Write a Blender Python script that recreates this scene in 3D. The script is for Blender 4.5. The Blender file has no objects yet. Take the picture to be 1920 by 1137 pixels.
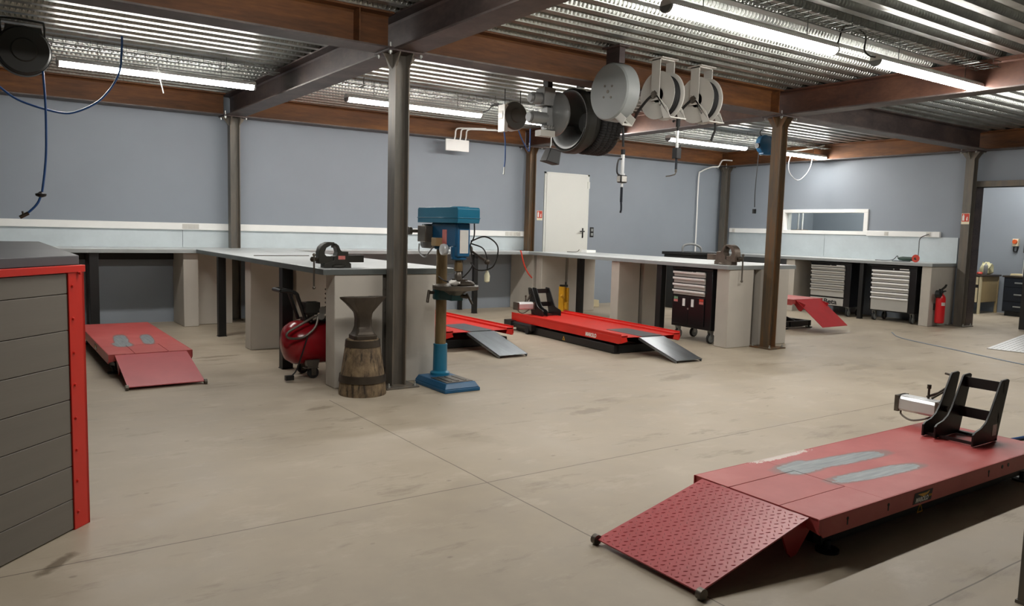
import bpy, bmesh, math, random
from mathutils import Vector, Matrix
random.seed(7)
SC = bpy.context.scene
COL = SC.collection
PI = math.pi

# ------------------------------------------------------------------ mesh helper
class MB:
    def __init__(s):
        s.bm = bmesh.new()
    def face(s, pts):
        s.bm.faces.new([s.bm.verts.new(p) for p in pts])
        return s
    def hexa(s, p):                                   # 4 bottom (ccw), 4 top (ccw)
        v = [s.bm.verts.new(q) for q in p]
        for f in ((3, 2, 1, 0), (4, 5, 6, 7), (0, 1, 5, 4), (1, 2, 6, 5), (2, 3, 7, 6), (3, 0, 4, 7)):
            s.bm.faces.new([v[i] for i in f])
        return s
    def box(s, x0, x1, y0, y1, z0, z1, M=None):
        p = [(x0, y0, z0), (x1, y0, z0), (x1, y1, z0), (x0, y1, z0), (x0, y0, z1), (x1, y0, z1), (x1, y1, z1), (x0, y1, z1)]
        if M: p = [M @ Vector(q) for q in p]
        return s.hexa(p)
    def prism(s, poly, axis, a, b, M=None):
        def P(u, v, w):
            q = {'x': (w, u, v), 'y': (u, w, v), 'z': (u, v, w)}[axis]
            return M @ Vector(q) if M else q
        A = [s.bm.verts.new(P(u, v, a)) for u, v in poly]
        B = [s.bm.verts.new(P(u, v, b)) for u, v in poly]
        n = len(poly)
        s.bm.faces.new(A[::-1]); s.bm.faces.new(B)
        for i in range(n):
            s.bm.faces.new((A[i], A[(i + 1) % n], B[(i + 1) % n], B[i]))
        return s
    def ring(s, c, u, v, r, n):
        return [s.bm.verts.new(c + u * (r * math.cos(2 * PI * i / n)) + v * (r * math.sin(2 * PI * i / n))) for i in range(n)]
    def skin(s, rings, c0=True, c1=True):
        n = len(rings[0])
        for A, B in zip(rings, rings[1:]):
            for i in range(n):
                s.bm.faces.new((A[i], A[(i + 1) % n], B[(i + 1) % n], B[i]))
        if c0: s.bm.faces.new(rings[0][::-1])
        if c1: s.bm.faces.new(rings[-1])
    def cyl(s, p0, p1, r0, r1=None, n=16):
        p0 = Vector(p0); p1 = Vector(p1); d = (p1 - p0).normalized()
        u = d.orthogonal().normalized(); v = d.cross(u)
        s.skin([s.ring(p0, u, v, r0, n), s.ring(p1, u, v, r0 if r1 is None else r1, n)])
        return s
    def lathe(s, prof, o=(0, 0, 0), axis='z', n=24):  # profile (r, h), closed at both ends
        o = Vector(o)
        d = {'x': Vector((1, 0, 0)), 'y': Vector((0, 1, 0)), 'z': Vector((0, 0, 1))}[axis]
        u = {'x': Vector((0, 1, 0)), 'y': Vector((0, 0, 1)), 'z': Vector((1, 0, 0))}[axis]
        v = d.cross(u)
        s.skin([s.ring(o + d * h, u, v, max(r, 1e-4), n) for r, h in prof])
        return s
    def tube(s, pts, r, n=8, closed=False):
        pts = [Vector(p) for p in pts]
        m = len(pts); rings = []; u = None
        for i, p in enumerate(pts):
            if closed: d = pts[(i + 1) % m] - pts[i - 1]
            else: d = pts[min(i + 1, m - 1)] - pts[max(i - 1, 0)]
            d.normalize()
            if u is None: u = d.orthogonal().normalized()
            else:
                u = u - d * u.dot(d)
                u = u.normalized() if u.length > 1e-6 else d.orthogonal().normalized()
            rings.append(s.ring(p, u, d.cross(u), r, n))
        if closed:
            s.skin(rings + [rings[0]], False, False)
        else: s.skin(rings)
        return s
    def sphere(s, c, r, n=12, sz=(1, 1, 1)):
        c = Vector(c); rings = []
        for k in range(1, n // 2):
            a = PI * k / (n // 2)
            rings.append([s.bm.verts.new(c + Vector((sz[0] * r * math.sin(a) * math.cos(2 * PI * i / n), sz[1] * r * math.sin(a) * math.sin(2 * PI * i / n), -sz[2] * r * math.cos(a)))) for i in range(n)])
        s.skin(rings)
        return s
    def build(s, name, m, parent=None, bevel=0, seg=2, ang=35, loc=None):
        bmesh.ops.recalc_face_normals(s.bm, faces=s.bm.faces[:])
        me = bpy.data.meshes.new(name); s.bm.to_mesh(me); s.bm.free()
        for p in me.polygons: p.use_smooth = True
        me.set_sharp_from_angle(angle=math.radians(ang))
        me.materials.append(m)
        o = bpy.data.objects.new(name, me); COL.objects.link(o)
        if parent: o.parent = parent
        if loc: o.location = loc
        if bevel:
            b = o.modifiers.new('b', 'BEVEL'); b.width = bevel; b.segments = seg; b.limit_method = 'ANGLE'; b.angle_limit = math.radians(40)
        return o

def smooth_path(P, k=6):                               # Catmull-Rom through the points
    P = [Vector(p) for p in P]; out = []
    Q = [P[0] * 2 - P[1]] + P + [P[-1] * 2 - P[-2]]
    for i in range(1, len(Q) - 2):
        a, b, c, d = Q[i - 1:i + 3]
        for j in range(k):
            t = j / k
            out.append(.5 * ((2 * b) + (c - a) * t + (2 * a - 5 * b + 4 * c - d) * t * t + (3 * b - a - 3 * c + d) * t ** 3))
    out.append(P[-1])
    return out

def tag(o, label=None, cat=None, group=None, kind=None):
    if label: o['label'] = label
    if cat: o['category'] = cat
    if group: o['group'] = group
    if kind: o['kind'] = kind
    return o
def thing(name, label, cat, loc=(0, 0, 0), rz=0, group=None):
    o = bpy.data.objects.new(name, None); COL.objects.link(o)
    o.location = loc; o.rotation_euler = (0, 0, rz); o.empty_display_size = .1
    return tag(o, label, cat, group)
def struct(name, mb, m, bevel=0):
    return tag(mb.build(name, m, None, bevel), kind='structure')
def kids(o): return [c for c in bpy.data.objects if c.parent == o]
def dup(root, label, loc=None, rz=None):
    def cp(o, par):
        c = o.copy(); COL.objects.link(c)
        if par: c.parent = par
        for k in kids(o): cp(k, c)
        return c
    src = kids(root)
    r = cp(root, None)
    r['label'] = label
    if loc: r.location = loc
    if rz is not None: r.rotation_euler = (0, 0, rz)
    return r
def text(name, body, size, m, parent, M, ext=.001, bold=0, shear=0, width=None):
    cu = bpy.data.curves.new('t', 'FONT'); cu.body = body; cu.size = size; cu.extrude = ext; cu.shear = shear; cu.offset = bold
    cu.align_x = 'CENTER'; cu.align_y = 'CENTER'
    t = bpy.data.objects.new('t', cu); COL.objects.link(t)
    bpy.context.view_layer.update()
    me = bpy.data.meshes.new_from_object(t.evaluated_get(bpy.context.evaluated_depsgraph_get()))
    bpy.data.objects.remove(t); bpy.data.curves.remove(cu)
    if width:
        w = max(v.co.x for v in me.vertices) - min(v.co.x for v in me.vertices)
        me.transform(Matrix.Scale(width / w, 4, (1, 0, 0)))
    me.transform(M); me.name = name
    me.materials.clear(); me.materials.append(m)
    o = bpy.data.objects.new(name, me); COL.objects.link(o); o.parent = parent
    return o
def frame(o, x, y):                                     # matrix from origin, x axis and y axis
    x = Vector(x).normalized(); y = Vector(y).normalized(); z = x.cross(y)
    M = Matrix((x, y, z)).transposed().to_4x4(); M.translation = Vector(o)
    return M

# ------------------------------------------------------------------ materials
def lin(h):
    h = h.lstrip('#'); r = []
    for i in (0, 2, 4):
        c = int(h[i:i + 2], 16) / 255
        r.append(c / 12.92 if c <= .04045 else ((c + .055) / 1.055) ** 2.4)
    return (*r, 1)
MATS = {}
class N:
    def __init__(s, name):
        s.m = bpy.data.materials.new(name); s.m.use_nodes = True
        s.t = s.m.node_tree; s.b = s.t.nodes['Principled BSDF']
    def n(s, typ, **k):
        x = s.t.nodes.new('ShaderNode' + typ)
        for a, b in k.items(): setattr(x, a, b)
        return x
    def l(s, a, b): s.t.links.new(a, b)
    def val(s, sock, v):
        if hasattr(v, 'is_linked') or hasattr(v, 'node'): s.l(v, sock)
        else: sock.default_value = v
    def math(s, op, a, b=0, c=None, clamp=False):
        x = s.n('Math', operation=op, use_clamp=clamp)
        s.val(x.inputs[0], a); s.val(x.inputs[1], b)
        if c is not None: s.val(x.inputs[2], c)
        return x.outputs[0]
    def coord(s, kind='Object', scale=(1, 1, 1)):
        tc = s.n('TexCoord'); mp = s.n('Mapping'); mp.inputs['Scale'].default_value = scale
        s.l(tc.outputs[kind], mp.inputs[0]); return mp.outputs[0]
    def noise(s, co, sc, det=4, rough=.55):
        x = s.n('TexNoise'); s.l(co, x.inputs['Vector']); x.inputs['Scale'].default_value = sc
        x.inputs['Detail'].default_value = det; x.inputs['Roughness'].default_value = rough
        return x.outputs['Fac']
    def ramp(s, f, stops):
        x = s.n('ValToRGB'); e = x.color_ramp.elements
        while len(e) < len(stops): e.new(.5)
        for i, (p, c) in enumerate(stops): e[i].position = p; e[i].color = c
        s.l(f, x.inputs[0]); return x.outputs[0]
    def mix(s, f, a, b):
        x = s.n('Mix', data_type='RGBA'); s.val(x.inputs[0], f); s.val(x.inputs[6], a); s.val(x.inputs[7], b); return x.outputs[2]
    def sep(s, co):
        x = s.n('SeparateXYZ'); s.l(co, x.inputs[0]); return x.outputs
    def bump(s, h, st=.2, dist=.01):
        x = s.n('Bump'); s.l(h, x.inputs['Height']); x.inputs['Strength'].default_value = st; x.inputs['Distance'].default_value = dist
        s.l(x.outputs[0], s.b.inputs['Normal'])
    def set(s, col=None, rough=None, metal=None, spec=None):
        if col is not None: s.val(s.b.inputs['Base Color'], col)
        if rough is not None: s.val(s.b.inputs['Roughness'], rough)
        if metal is not None: s.b.inputs['Metallic'].default_value = metal
        if spec is not None: s.b.inputs['Specular IOR Level'].default_value = spec
def sc(c, k): return (min(c[0] * k, 1), min(c[1] * k, 1), min(c[2] * k, 1), 1)
def simple(name, h, rough=.5, metal=0, var=.12, scale=6, bump=0, stretch=(1, 1, 1)):
    if name in MATS: return MATS[name]
    x = N(name); c = lin(h); co = x.coord('Object', stretch)
    f = x.noise(co, scale)
    x.set(x.ramp(f, [(.3, sc(c, 1 - var)), (.7, sc(c, 1 + var))]), rough, metal)
    if bump:
        x.bump(x.noise(co, scale * 12), bump, .003)
    MATS[name] = x.m; return x.m
def emit(name, h, st):
    x = N(name); x.b.inputs['Base Color'].default_value = lin('#ffffff')
    x.b.inputs['Emission Color'].default_value = lin(h); x.b.inputs['Emission Strength'].default_value = st
    MATS[name] = x.m; return x.m

def floor_mat():
    x = N('floor_concrete'); co = x.coord('Object'); X, Y, Z = x.sep(co)
    big = x.noise(co, .55, 5, .6); mid = x.noise(co, 3.5, 6, .65)
    c = x.ramp(x.math('ADD', x.math('MULTIPLY', big, .6), x.math('MULTIPLY', mid, .4)), [(.3, lin('#988c7a')), (.5, lin('#a99d8a')), (.7, lin('#b8ad9c'))])
    st = x.coord('Object', (.8, 2.4, 1))
    stain = x.ramp(x.noise(st, 1.7, 7, .7), [(.57, (0, 0, 0, 1)), (.72, (1, 1, 1, 1))])
    c = x.mix(x.math('MULTIPLY', stain, .6), c, lin('#6d5f4e'))
    lt = x.ramp(x.noise(x.coord('Object', (.9, 1.6, 1)), 2.6, 6, .7), [(.55, (0, 0, 0, 1)), (.68, (1, 1, 1, 1))])
    c = x.mix(x.math('MULTIPLY', lt, .3), c, lin('#c4b9a8'))
    vo = x.n('TexVoronoi'); vo.inputs['Scale'].default_value = 3.2; x.l(x.coord('Object', (1, 1.5, 1)), vo.inputs['Vector'])
    spk = x.ramp(vo.outputs['Distance'], [(.03, (1, 1, 1, 1)), (.06, (0, 0, 0, 1))])
    c = x.mix(x.math('MULTIPLY', spk, .4), c, lin('#5a5046'))
    sc2 = x.ramp(x.noise(co, 26, 3, .7), [(.70, (0, 0, 0, 1)), (.76, (1, 1, 1, 1))])
    c = x.mix(x.math('MULTIPLY', sc2, .16), c, lin('#5e5448'))
    # oil patch at the foot of the counter
    def patch(px, py, rx, ry, ang):
        a = math.cos(ang); b = math.sin(ang)
        dx = x.math('SUBTRACT', X, px); dy = x.math('SUBTRACT', Y, py)
        u = x.math('DIVIDE', x.math('ADD', x.math('MULTIPLY', dx, a), x.math('MULTIPLY', dy, b)), rx)
        v = x.math('DIVIDE', x.math('SUBTRACT', x.math('MULTIPLY', dy, a), x.math('MULTIPLY', dx, b)), ry)
        d = x.math('SQRT', x.math('ADD', x.math('MULTIPLY', u, u), x.math('MULTIPLY', v, v)))
        d = x.math('ADD', d, x.math('MULTIPLY', x.math('SUBTRACT', x.noise(co, 14, 4), .5), 1.4))
        return x.ramp(d, [(.55, (1, 1, 1, 1)), (1, (0, 0, 0, 1))])
    for p in ((.23, 3.39, .14, .035, .9, .75), (3.78, 4.36, .22, .07, .1, .35), (2.05, 5.38, .14, .05, .2, .45), (1.95, 7.95, .3, .06, .05, .5), (5.4, 5.0, .3, .1, .2, .35), (2.6, 4.2, .35, .12, 2.0, .12), (7.6, 4.5, .4, .1, .1, .25)):
        c = x.mix(x.math('MULTIPLY', patch(*p[:5]), p[5]), c, lin('#5d503d'))
    # sawn joints
    def joint(axis, at, w=.0035):
        wob = x.math('MULTIPLY', x.math('SUBTRACT', x.noise(co, 3, 2), .5), .012)
        return x.math('LESS_THAN', x.math('ABSOLUTE', x.math('ADD', x.math('SUBTRACT', axis, at), wob)), w)
    j = x.math('MAXIMUM', joint(Y, 3.36), x.math('MULTIPLY', joint(X, 2.21), x.math('LESS_THAN', Y, 5.6)))
    j = x.math('MAXIMUM', j, x.math('MULTIPLY', joint(Y, 1.36), x.math('GREATER_THAN', X, 2.6)))
    c = x.mix(x.math('MULTIPLY', j, .75), c, lin('#4b4238'))
    x.set(c, x.ramp(mid, [(.3, (.42, .42, .42, 1)), (.7, (.62, .62, .62, 1))]), 0)
    x.bump(x.math('SUBTRACT', x.math('MULTIPLY', mid, .3), j), .25, .004)
    return x.m
def rust_mat(name, a, b, c_, rough=.55, metal=.25, stretch=(1, 1, 1), scale=3):
    x = N(name); co = x.coord('Object', stretch)
    f = x.noise(co, scale, 8, .65); g = x.noise(co, scale * 9, 4)
    c = x.ramp(x.math('ADD', x.math('MULTIPLY', f, .8), x.math('MULTIPLY', g, .2)), [(.34, lin(a)), (.5, lin(b)), (.66, lin(c_))])
    x.set(c, rough, metal); x.bump(g, .15, .002)
    return x.m
def deck_mat():
    x = N('galvanised_deck'); co = x.coord('Object'); X, Y, Z = x.sep(co)
    c = x.ramp(x.noise(co, 5, 5), [(.3, lin('#999c98')), (.7, lin('#b4b7b2'))])
    x.set(c, .36, .9)
    return x.m
def galv(name, h, rough=.35, metal=.75):
    x = N(name); co = x.coord('Object'); v = x.n('TexVoronoi'); v.inputs['Scale'].default_value = 26; x.l(co, v.inputs['Vector'])
    c = lin(h)
    f = x.math('ADD', x.math('MULTIPLY', v.outputs['Color'], .08), x.math('MULTIPLY', x.noise(co, 2.2, 5), .92))
    x.set(x.ramp(f, [(.3, sc(c, .9)), (.7, sc(c, 1.05))]), rough, metal)
    return x.m
def worn_red(name, flake):
    x = N(name); co = x.coord('Object'); X, Y, Z = x.sep(co)
    base = x.ramp(x.noise(co, 3, 6, .6), [(.3, lin('#ad4644')), (.55, lin('#b95350')), (.75, lin('#c1625d'))])
    def ell(px, py, rx, ry, sl):
        dx = x.math('SUBTRACT', X, px)
        v = x.math('DIVIDE', x.math('SUBTRACT', x.math('SUBTRACT', Y, py), x.math('MULTIPLY', dx, sl)), ry)
        u = x.math('DIVIDE', dx, rx)
        u4 = x.math('POWER', x.math('ABSOLUTE', u), 3); v4 = x.math('POWER', x.math('ABSOLUTE', v), 3)
        return x.math('ADD', u4, v4)
    wob = x.math('MULTIPLY', x.math('SUBTRACT', x.noise(co, 11, 6, .72), .5), 2.2)
    d = x.math('MINIMUM', ell(.83, .125, .37, .058, -.1), ell(.83, -.105, .31, .05, -.1))
    d = x.math('MINIMUM', d, ell(.56, .15, .13, .075, 0))
    d = x.math('ADD', d, wob)
    up = x.math('GREATER_THAN', Z, .186)
    edge = x.math('MULTIPLY', x.ramp(d, [(.95, (1, 1, 1, 1)), (1.0, (0, 0, 0, 1))]), up)
    halo = x.math('MULTIPLY', x.ramp(x.math('MULTIPLY', d, .4), [(.45, (1, 1, 1, 1)), (.85, (0, 0, 0, 1))]), up)
    metalc = x.ramp(x.noise(x.coord('Object', (1, 9, 1)), 6, 4), [(.3, lin('#7e8486')), (.7, lin('#9aa0a2'))])
    c = x.mix(x.math('MULTIPLY', halo, .8), base, lin('#76645f'))
    c = x.mix(edge, c, metalc)
    fl = x.math('ADD', ell(.64, .325, .24, .03, 0), x.math('MULTIPLY', x.math('SUBTRACT', x.noise(co, 34, 6, .85), .5), 6))
    c = x.mix(x.math('MULTIPLY', x.ramp(fl, [(.8, (1, 1, 1, 1)), (.95, (0, 0, 0, 1))]), x.math('MULTIPLY', up, flake)), c, lin('#d8c9c0'))
    x.set(c, .42, 0)
    x.val(x.b.inputs['Metallic'], x.math('MULTIPLY', edge, .35))
    return x.m
def label_mat(name, bg, fg, seed):                      # small printed sticker: stripes of print
    x = N(name); co = x.coord('Generated'); n = x.noise(x.coord('Generated', (9, 9, 9)), 3 + seed, 2)
    x.set(x.mix(x.math('GREATER_THAN', n, .56), lin(bg), lin(fg)), .5)
    return x.m

M_floor = floor_mat()
M_wall = simple('blue_grey_paint', '#8e969f', .6, 0, .04, 1.2)
M_deck = deck_mat()
M_rust = rust_mat('rusty_brown_steel', '#482f1c', '#6b4427', '#88592f', .6, .2, (.35, 1, 2.5), 2.2)
M_dark_steel = rust_mat('dark_mill_steel', '#3a3132', '#4f4442', '#64544e', .5, .35, (1, .35, 2), 2.2)
M_colm = rust_mat('column_mill_steel', '#55544f', '#6c675f', '#7d6f5e', .45, .35, (3, 3, .35), 2)
M_colrust = rust_mat('column_rusty_steel', '#4a4540', '#66543f', '#85562e', .5, .3, (3, 3, .35), 2)
M_flange = rust_mat('mill_scale_flange', '#4a4241', '#5c5350', '#6f655f', .5, .3, (1, 1, 1), 2.5)
M_brown = rust_mat('brown_primed_steel', '#45302a', '#5a3c30', '#6e4d3c', .5, .25, (1, .35, 2), 2.2)
M_bolt = simple('zinc_bolt', '#b9bbb8', .35, .8)
M_conc = simple('cast_concrete', '#b8b2a8', .75, 0, .07, 2.5, .15)
M_galv = galv('galvanised_bench_sheet', '#d2d6d6', .42, .35)
M_galvs = galv('galvanised_splash_sheet', '#cbd5d9', .45, .3)
M_edge = simple('dark_reflection_zinc_edge', '#666c6b', .45, .4, .1, 3)  # reflection of dark surroundings put into the edge colour
M_edge2 = simple('light_folded_zinc_edge', '#a3a8a8', .4, .4, .1, 3)
M_white = simple('white_plastic', '#f4f4f1', .45, 0, .02)
M_door = simple('cream_white_door_paint', '#dfe0da', .45, 0, .015, 2)
M_black = simple('black_powder_coat', '#141414', .45, 0, .2)
M_blackg = simple('glossy_black_enamel', '#121215', .3, 0, .2)
M_rubber = simple('black_rubber', '#19191a', .7, 0, .2)
M_red = simple('bright_red_paint', '#d3261b', .4, 0, .06, 3)
M_redc = simple('counter_red_trim', '#d2281a', .4, 0, .04, 3)
M_reddk = simple('deep_red_paint', '#9e1f22', .35, 0, .1, 3)
M_redtread = simple('faded_red_tread_plate', '#b24a4d', .36, 0, .07, 5)
M_redramp = simple('deep_red_tread_plate', '#b02a2e', .45, 0, .08, 5)
M_tank = simple('tank_red_enamel', '#8f0f1b', .22, 0, .06, 3)
M_worn = worn_red('worn_red_paint', 1.0)
M_worn2 = worn_red('scuffed_red_paint', 0.0)
M_plank = simple('grey_plank_laminate', '#77726a', .55, 0, .06, 1.6, .1, (.5, .5, 8))
M_dktop = simple('dark_grey_laminate', '#55565a', .5, 0, .08, 3)
M_alu = simple('brushed_aluminium', '#dfe1e1', .35, .35, .06, 8)
M_ramp = simple('bare_grey_steel_plate', '#80868b', .33, .8, .15, 3, 0, (1, 5, 1))
M_steel = simple('worn_tool_steel', '#6a645c', .4, .7, .25, 7)
M_blue = simple('machine_blue_enamel', '#1d6c8a', .35, 0, .1, 4)
M_bluedk = simple('machine_dark_blue_enamel', '#1b557c', .4, 0, .12, 4)
M_column_oil = rust_mat('oily_brown_column_steel', '#57472f', '#6f5b3e', '#837050', .42, .4, (3, 3, .5), 3)
M_castdk = simple('dark_cast_iron', '#443c33', .45, .5, .25, 8, .2)
M_vice = simple('olive_black_cast_iron', '#2f2e28', .5, .2, .2, 8, .2)
M_vice2 = simple('worn_brown_cast_iron', '#6d6157', .45, .5, .3, 9, .2)
M_bluehose = simple('blue_rubber_hose', '#24508c', .45, 0, .1)
M_reelgrey = simple('light_grey_reel_enamel', '#8c908f', .4, 0, .04, 3)
M_reelwhite = simple('white_reel_enamel', '#cfcdc6', .4, 0, .04, 3)
M_motor = simple('grey_motor_paint', '#8e9090', .4, .3, .1, 4)
M_reelblk = simple('black_reel_plastic', '#2a2a26', .5, 0, .15, 3)
M_grill = simple('drawer_silver_grey', '#aaa8a2', .5, 0, .05, 3)
M_handle = simple('drawer_handle_aluminium', '#f0f0ee', .35, 0, .03)
M_cream = simple('desk_cream_laminate', '#d5c9a6', .5, 0, .05, 4)
M_tan = simple('desk_tan_laminate', '#b09c74', .5, 0, .06, 4)
M_navy = simple('navy_black_drawer_steel', '#1c222c', .4, .2, .1)
M_yellow = simple('yellow_tool_paint', '#d29a1c', .45, 0, .15, 6)
M_orange = simple('orange_plastic', '#d9602a', .45, 0, .1)
M_extred = simple('extinguisher_red', '#c41a20', .28, 0, .03)
M_signred = simple('sign_red', '#c8402e', .5, 0, .03)
M_signcream = simple('sign_cream', '#e8dcc0', .5, 0, .03)
M_print = simple('white_print', '#eceae4', .5, 0, .01)
M_printblk = simple('black_print', '#16161a', .5, 0, .01)
M_green = simple('dark_green_tool_plastic', '#1e3d33', .45, 0, .1)
M_cable = simple('white_cable_sheath', '#dcdcdc', .5, 0, .02)
M_wire = simple('zinc_wire', '#6c706d', .4, .8, .1)
M_stk1 = label_mat('green_white_sticker', '#2d7a4c', '#dcdcd0', 1)
M_stk2 = label_mat('red_white_sticker', '#c23a3a', '#ead8d0', 2)
M_stk3 = label_mat('white_sticker', '#dcdad4', '#6a6a6a', 4)
M_led = emit('led_diffuser', '#fdf9f3', 23)
M_bag = simple('pale_cream_plastic_bag', '#e4dfb4', .35, 0, .1, 5)
def wood():
    x = N('weathered_stump_wood'); co = x.coord('Object', (1.6, 1.6, 1.0))
    f = x.noise(co, 7, 8, .7); cr = x.noise(x.coord('Object', (7, 7, 1.1)), 4, 5, .6)
    c = x.ramp(f, [(.32, lin('#332a20')), (.5, lin('#6f5d46')), (.7, lin('#948061'))])
    k = x.ramp(cr, [(.36, (1, 1, 1, 1)), (.42, (0, 0, 0, 1))])
    c = x.mix(x.math('MULTIPLY', k, .8), c, lin('#231b14'))
    x.set(c, .75, 0); x.bump(f, .5, .01)
    return x.m
M_wood = wood()
def glass():
    x = N('window_glass'); x.b.inputs['Transmission Weight'].default_value = 1; x.b.inputs['Roughness'].default_value = 0.0
    x.b.inputs['IOR'].default_value = 1.1; x.b.inputs['Base Color'].default_value = (.9, .96, .97, 1)
    return x.m
M_glass = glass()

# ------------------------------------------------------------------ room shell
X0, X1, Y0, Y1 = -4.0, 13.0, -4.0, 11.0
ZD = 3.03                                              # underside of the steel deck
m = MB().box(X0, 16.4, Y0, 11.2, -.1, 0); struct('floor', m, M_floor)
m = MB().box(X0, 8.28, Y1, Y1 + .2, 0, ZD + .06).box(9.31, X1, Y1, Y1 + .2, 0, ZD + .06).box(8.28, 9.31, Y1, Y1 + .2, 2.37, ZD + .06).box(8.28, 9.31, Y1 + .12, Y1 + .2, 0, 2.37)
struct('wall_back', m, M_wall)
m = MB()
for a, b, z0, z1 in ((9.52, 11.2, 0, ZD + .06), (7.72, 9.52, 0, 1.41), (7.72, 9.52, 1.865, ZD + .06), (5.965, 7.72, 0, ZD + .06), (3.6, 5.965, 2.2, ZD + .06), (Y0, 3.6, 0, ZD + .06)):
    m.box(X1, X1 + .2, a, b, z0, z1)
struct('wall_right', m, M_wall)
struct('wall_left', MB().box(X0 - .2, X0, Y0, 11.2, 0, ZD + .06), M_wall)
struct('wall_front', MB().box(X0, X1, Y0 - .2, Y0, 0, ZD + .06), M_wall)
m = MB().box(16.2, 16.4, 3.2, 11.2, 0, ZD + .06).box(13.2, 16.2, 3.0, 3.2, 0, ZD + .06).box(13.2, 16.2, 11.0, 11.2, 0, ZD + .06)
struct('wall_far', m, M_wall)
# corrugated deck: one folded profile run along X
pr = []; y = Y0
while y < 11.2:
    pr += [(y, ZD), (y + .075, ZD), (y + .1, ZD + .058), (y + .182, ZD + .058)]; y += .207
pr += [(y, ZD)]
m = MB()
A = [m.bm.verts.new((X0, a, b)) for a, b in pr]; B = [m.bm.verts.new((16.4, a, b)) for a, b in pr]
for i in range(len(pr) - 1): m.bm.faces.new((A[i], A[i + 1], B[i + 1], B[i]))
m.box(X0, 16.4, Y0, 11.2, ZD + .1, ZD + .2)
ceil = struct('ceiling', m, M_deck)
V = []; Fc = []
y = Y0
while y < 11.0:
    if y > -.6:
        x = -1.0 if y > 3 else 1.5
        nrm = Vector((0, -.058, -.025)).normalized() * .007
        ya, za, yb, zb = y + .182, ZD + .058, y + .207, ZD
        P = lambda x, t: (x, ya + (yb - ya) * t, za + (zb - za) * t)
        while x < 12.95:
            k = len(V)
            pk = Vector(P(x + .012, .5)) + nrm
            V += [P(x, .1), P(x + .024, .1), P(x + .024, .9), P(x, .9), tuple(pk)]
            Fc += [(k, k + 1, k + 4), (k + 1, k + 2, k + 4), (k + 2, k + 3, k + 4), (k + 3, k, k + 4)]
            x += .042
    y += .207
me = bpy.data.meshes.new('deck_embossing'); me.from_pydata(V, [], Fc); me.materials.append(M_deck)
o = bpy.data.objects.new('deck_embossing', me); COL.objects.link(o); o.parent = ceil

# door_1 : cream metal door in the back wall
d = tag(thing('door_1', 'cream white steel door in the blue-grey back wall', 'door', (8.795, Y1, 0)), kind='structure')
MB().box(-.475, .475, -.03, .03, .01, 2.34).build('door_leaf', M_door, d, .004)
m = MB().box(-.51, -.475, -.015, .05, 0, 2.37).box(.475, .51, -.015, .05, 0, 2.37).box(-.51, .51, -.015, .05, 2.34, 2.37); m.build('door_frame', M_door, d)
m = MB().box(.36, .385, -.04, -.03, 1.22, 1.4).cyl((.372, -.03, 1.34), (.372, -.085, 1.34), .011).tube([(.372, -.083, 1.34), (.36, -.087, 1.34), (.27, -.087, 1.337)], .01); m.cyl((.372, -.03, 1.25), (.372, -.046, 1.25), .012)
m.build('door_handle', M_black, d)
MB().box(.455, .5, -.045, -.03, 2.12, 2.24).box(.455, .5, -.045, -.03, .35, .47).build('hinge', M_door, d)

# window_1 : white framed interior window in the right wall
w = tag(thing('window_1', 'white framed interior window in right wall above bench', 'window', (X1, 8.62, 1.64)), kind='structure')
m = MB().box(-.03, .2, -.9, .9, -.232, -.165).box(-.03, .2, -.9, .9, .165, .227).box(-.03, .2, -.9, -.82, -.165, .165).box(-.03, .2, .82, .9, -.165, .165)
m.build('window_frame', M_white, w, .005)
MB().box(.08, .088, -.82, .82, -.165, .165).build('glass_pane', M_glass, w)

# ------------------------------------------------------------------ columns and beams
XA, XB, XR, YF, YB = 2.92, 7.87, 12.87, 5.86, 10.86
ZB, ZT = 2.75, 3.03
HB, TF = .064, .010
def column(loc, label, rust, full=True, zt=ZB):
    t = thing('steel_column', label, 'steel column', loc)
    m = MB().box(-HB, -HB + TF, -HB, HB, .015, zt - .016).box(HB - TF, HB, -HB, HB, .015, zt - .016).box(-HB + TF, HB - TF, -.004, .004, .015, zt - .016)
    m.build('shaft', rust, t)
    q = .15 if full else .09
    MB().box(-q, q, -q, q, 0, .015).build('base_plate', rust, t, .002)
    MB().box(-.16, .16, -.14, .14, zt - .016, zt).build('cap_plate', M_dark_steel, t)
    m = MB()
    for s in (-1, 1):
        m.prism([(s * HB, zt - .016), (s * .15, zt - .016), (s * HB, zt - .13)], 'y', -.005, .005)
        m.prism([(s * HB, zt - .016), (s * .135, zt - .016), (s * HB, zt - .12)], 'x', -HB, -HB + .01).prism([(s * HB, zt - .016), (s * .135, zt - .016), (s * HB, zt - .12)], 'x', HB - .01, HB)
    m.build('gusset', rust, t)
    for x in (-.135, .135):
        for y in (-.11, .11):
            MB().cyl((x, y, zt - .045), (x, y, zt + .05), .008, n=6).cyl((x, y, zt - .034), (x, y, zt - .016), .016, n=6).build('cap_bolt', M_bolt, t)
    if full:
        for x in (-.12, .12):
            for y in (-.12, .12):
                MB().cyl((x, y, .015), (x, y, .05), .008, n=6).cyl((x, y, .015), (x, y, .029), .015, n=6).build('anchor_bolt', M_bolt, t)
    return t
cA = column((XA - .02, YF, 0), 'dark steel column standing in front of peninsula beside drill press and anvil', M_colm)
cB = column((XB, YF, 0), 'steel column with rusty orange edge at end of right-hand peninsula bench', M_colrust)
cR = column((XR, YF + .14, 0), 'grey steel column beside doorway carrying red extinguisher sign', M_colm)
column((XA, YB - .02, 0), 'steel column against back wall behind long galvanised bench', M_colm, False)
column((XB, YB - .02, 0), 'brown steel column against back wall left of the cream door', M_colrust, False)
column((XR, YB - .02, 0), 'dark steel column in far corner by vertical white conduit', M_colm, False)
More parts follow.
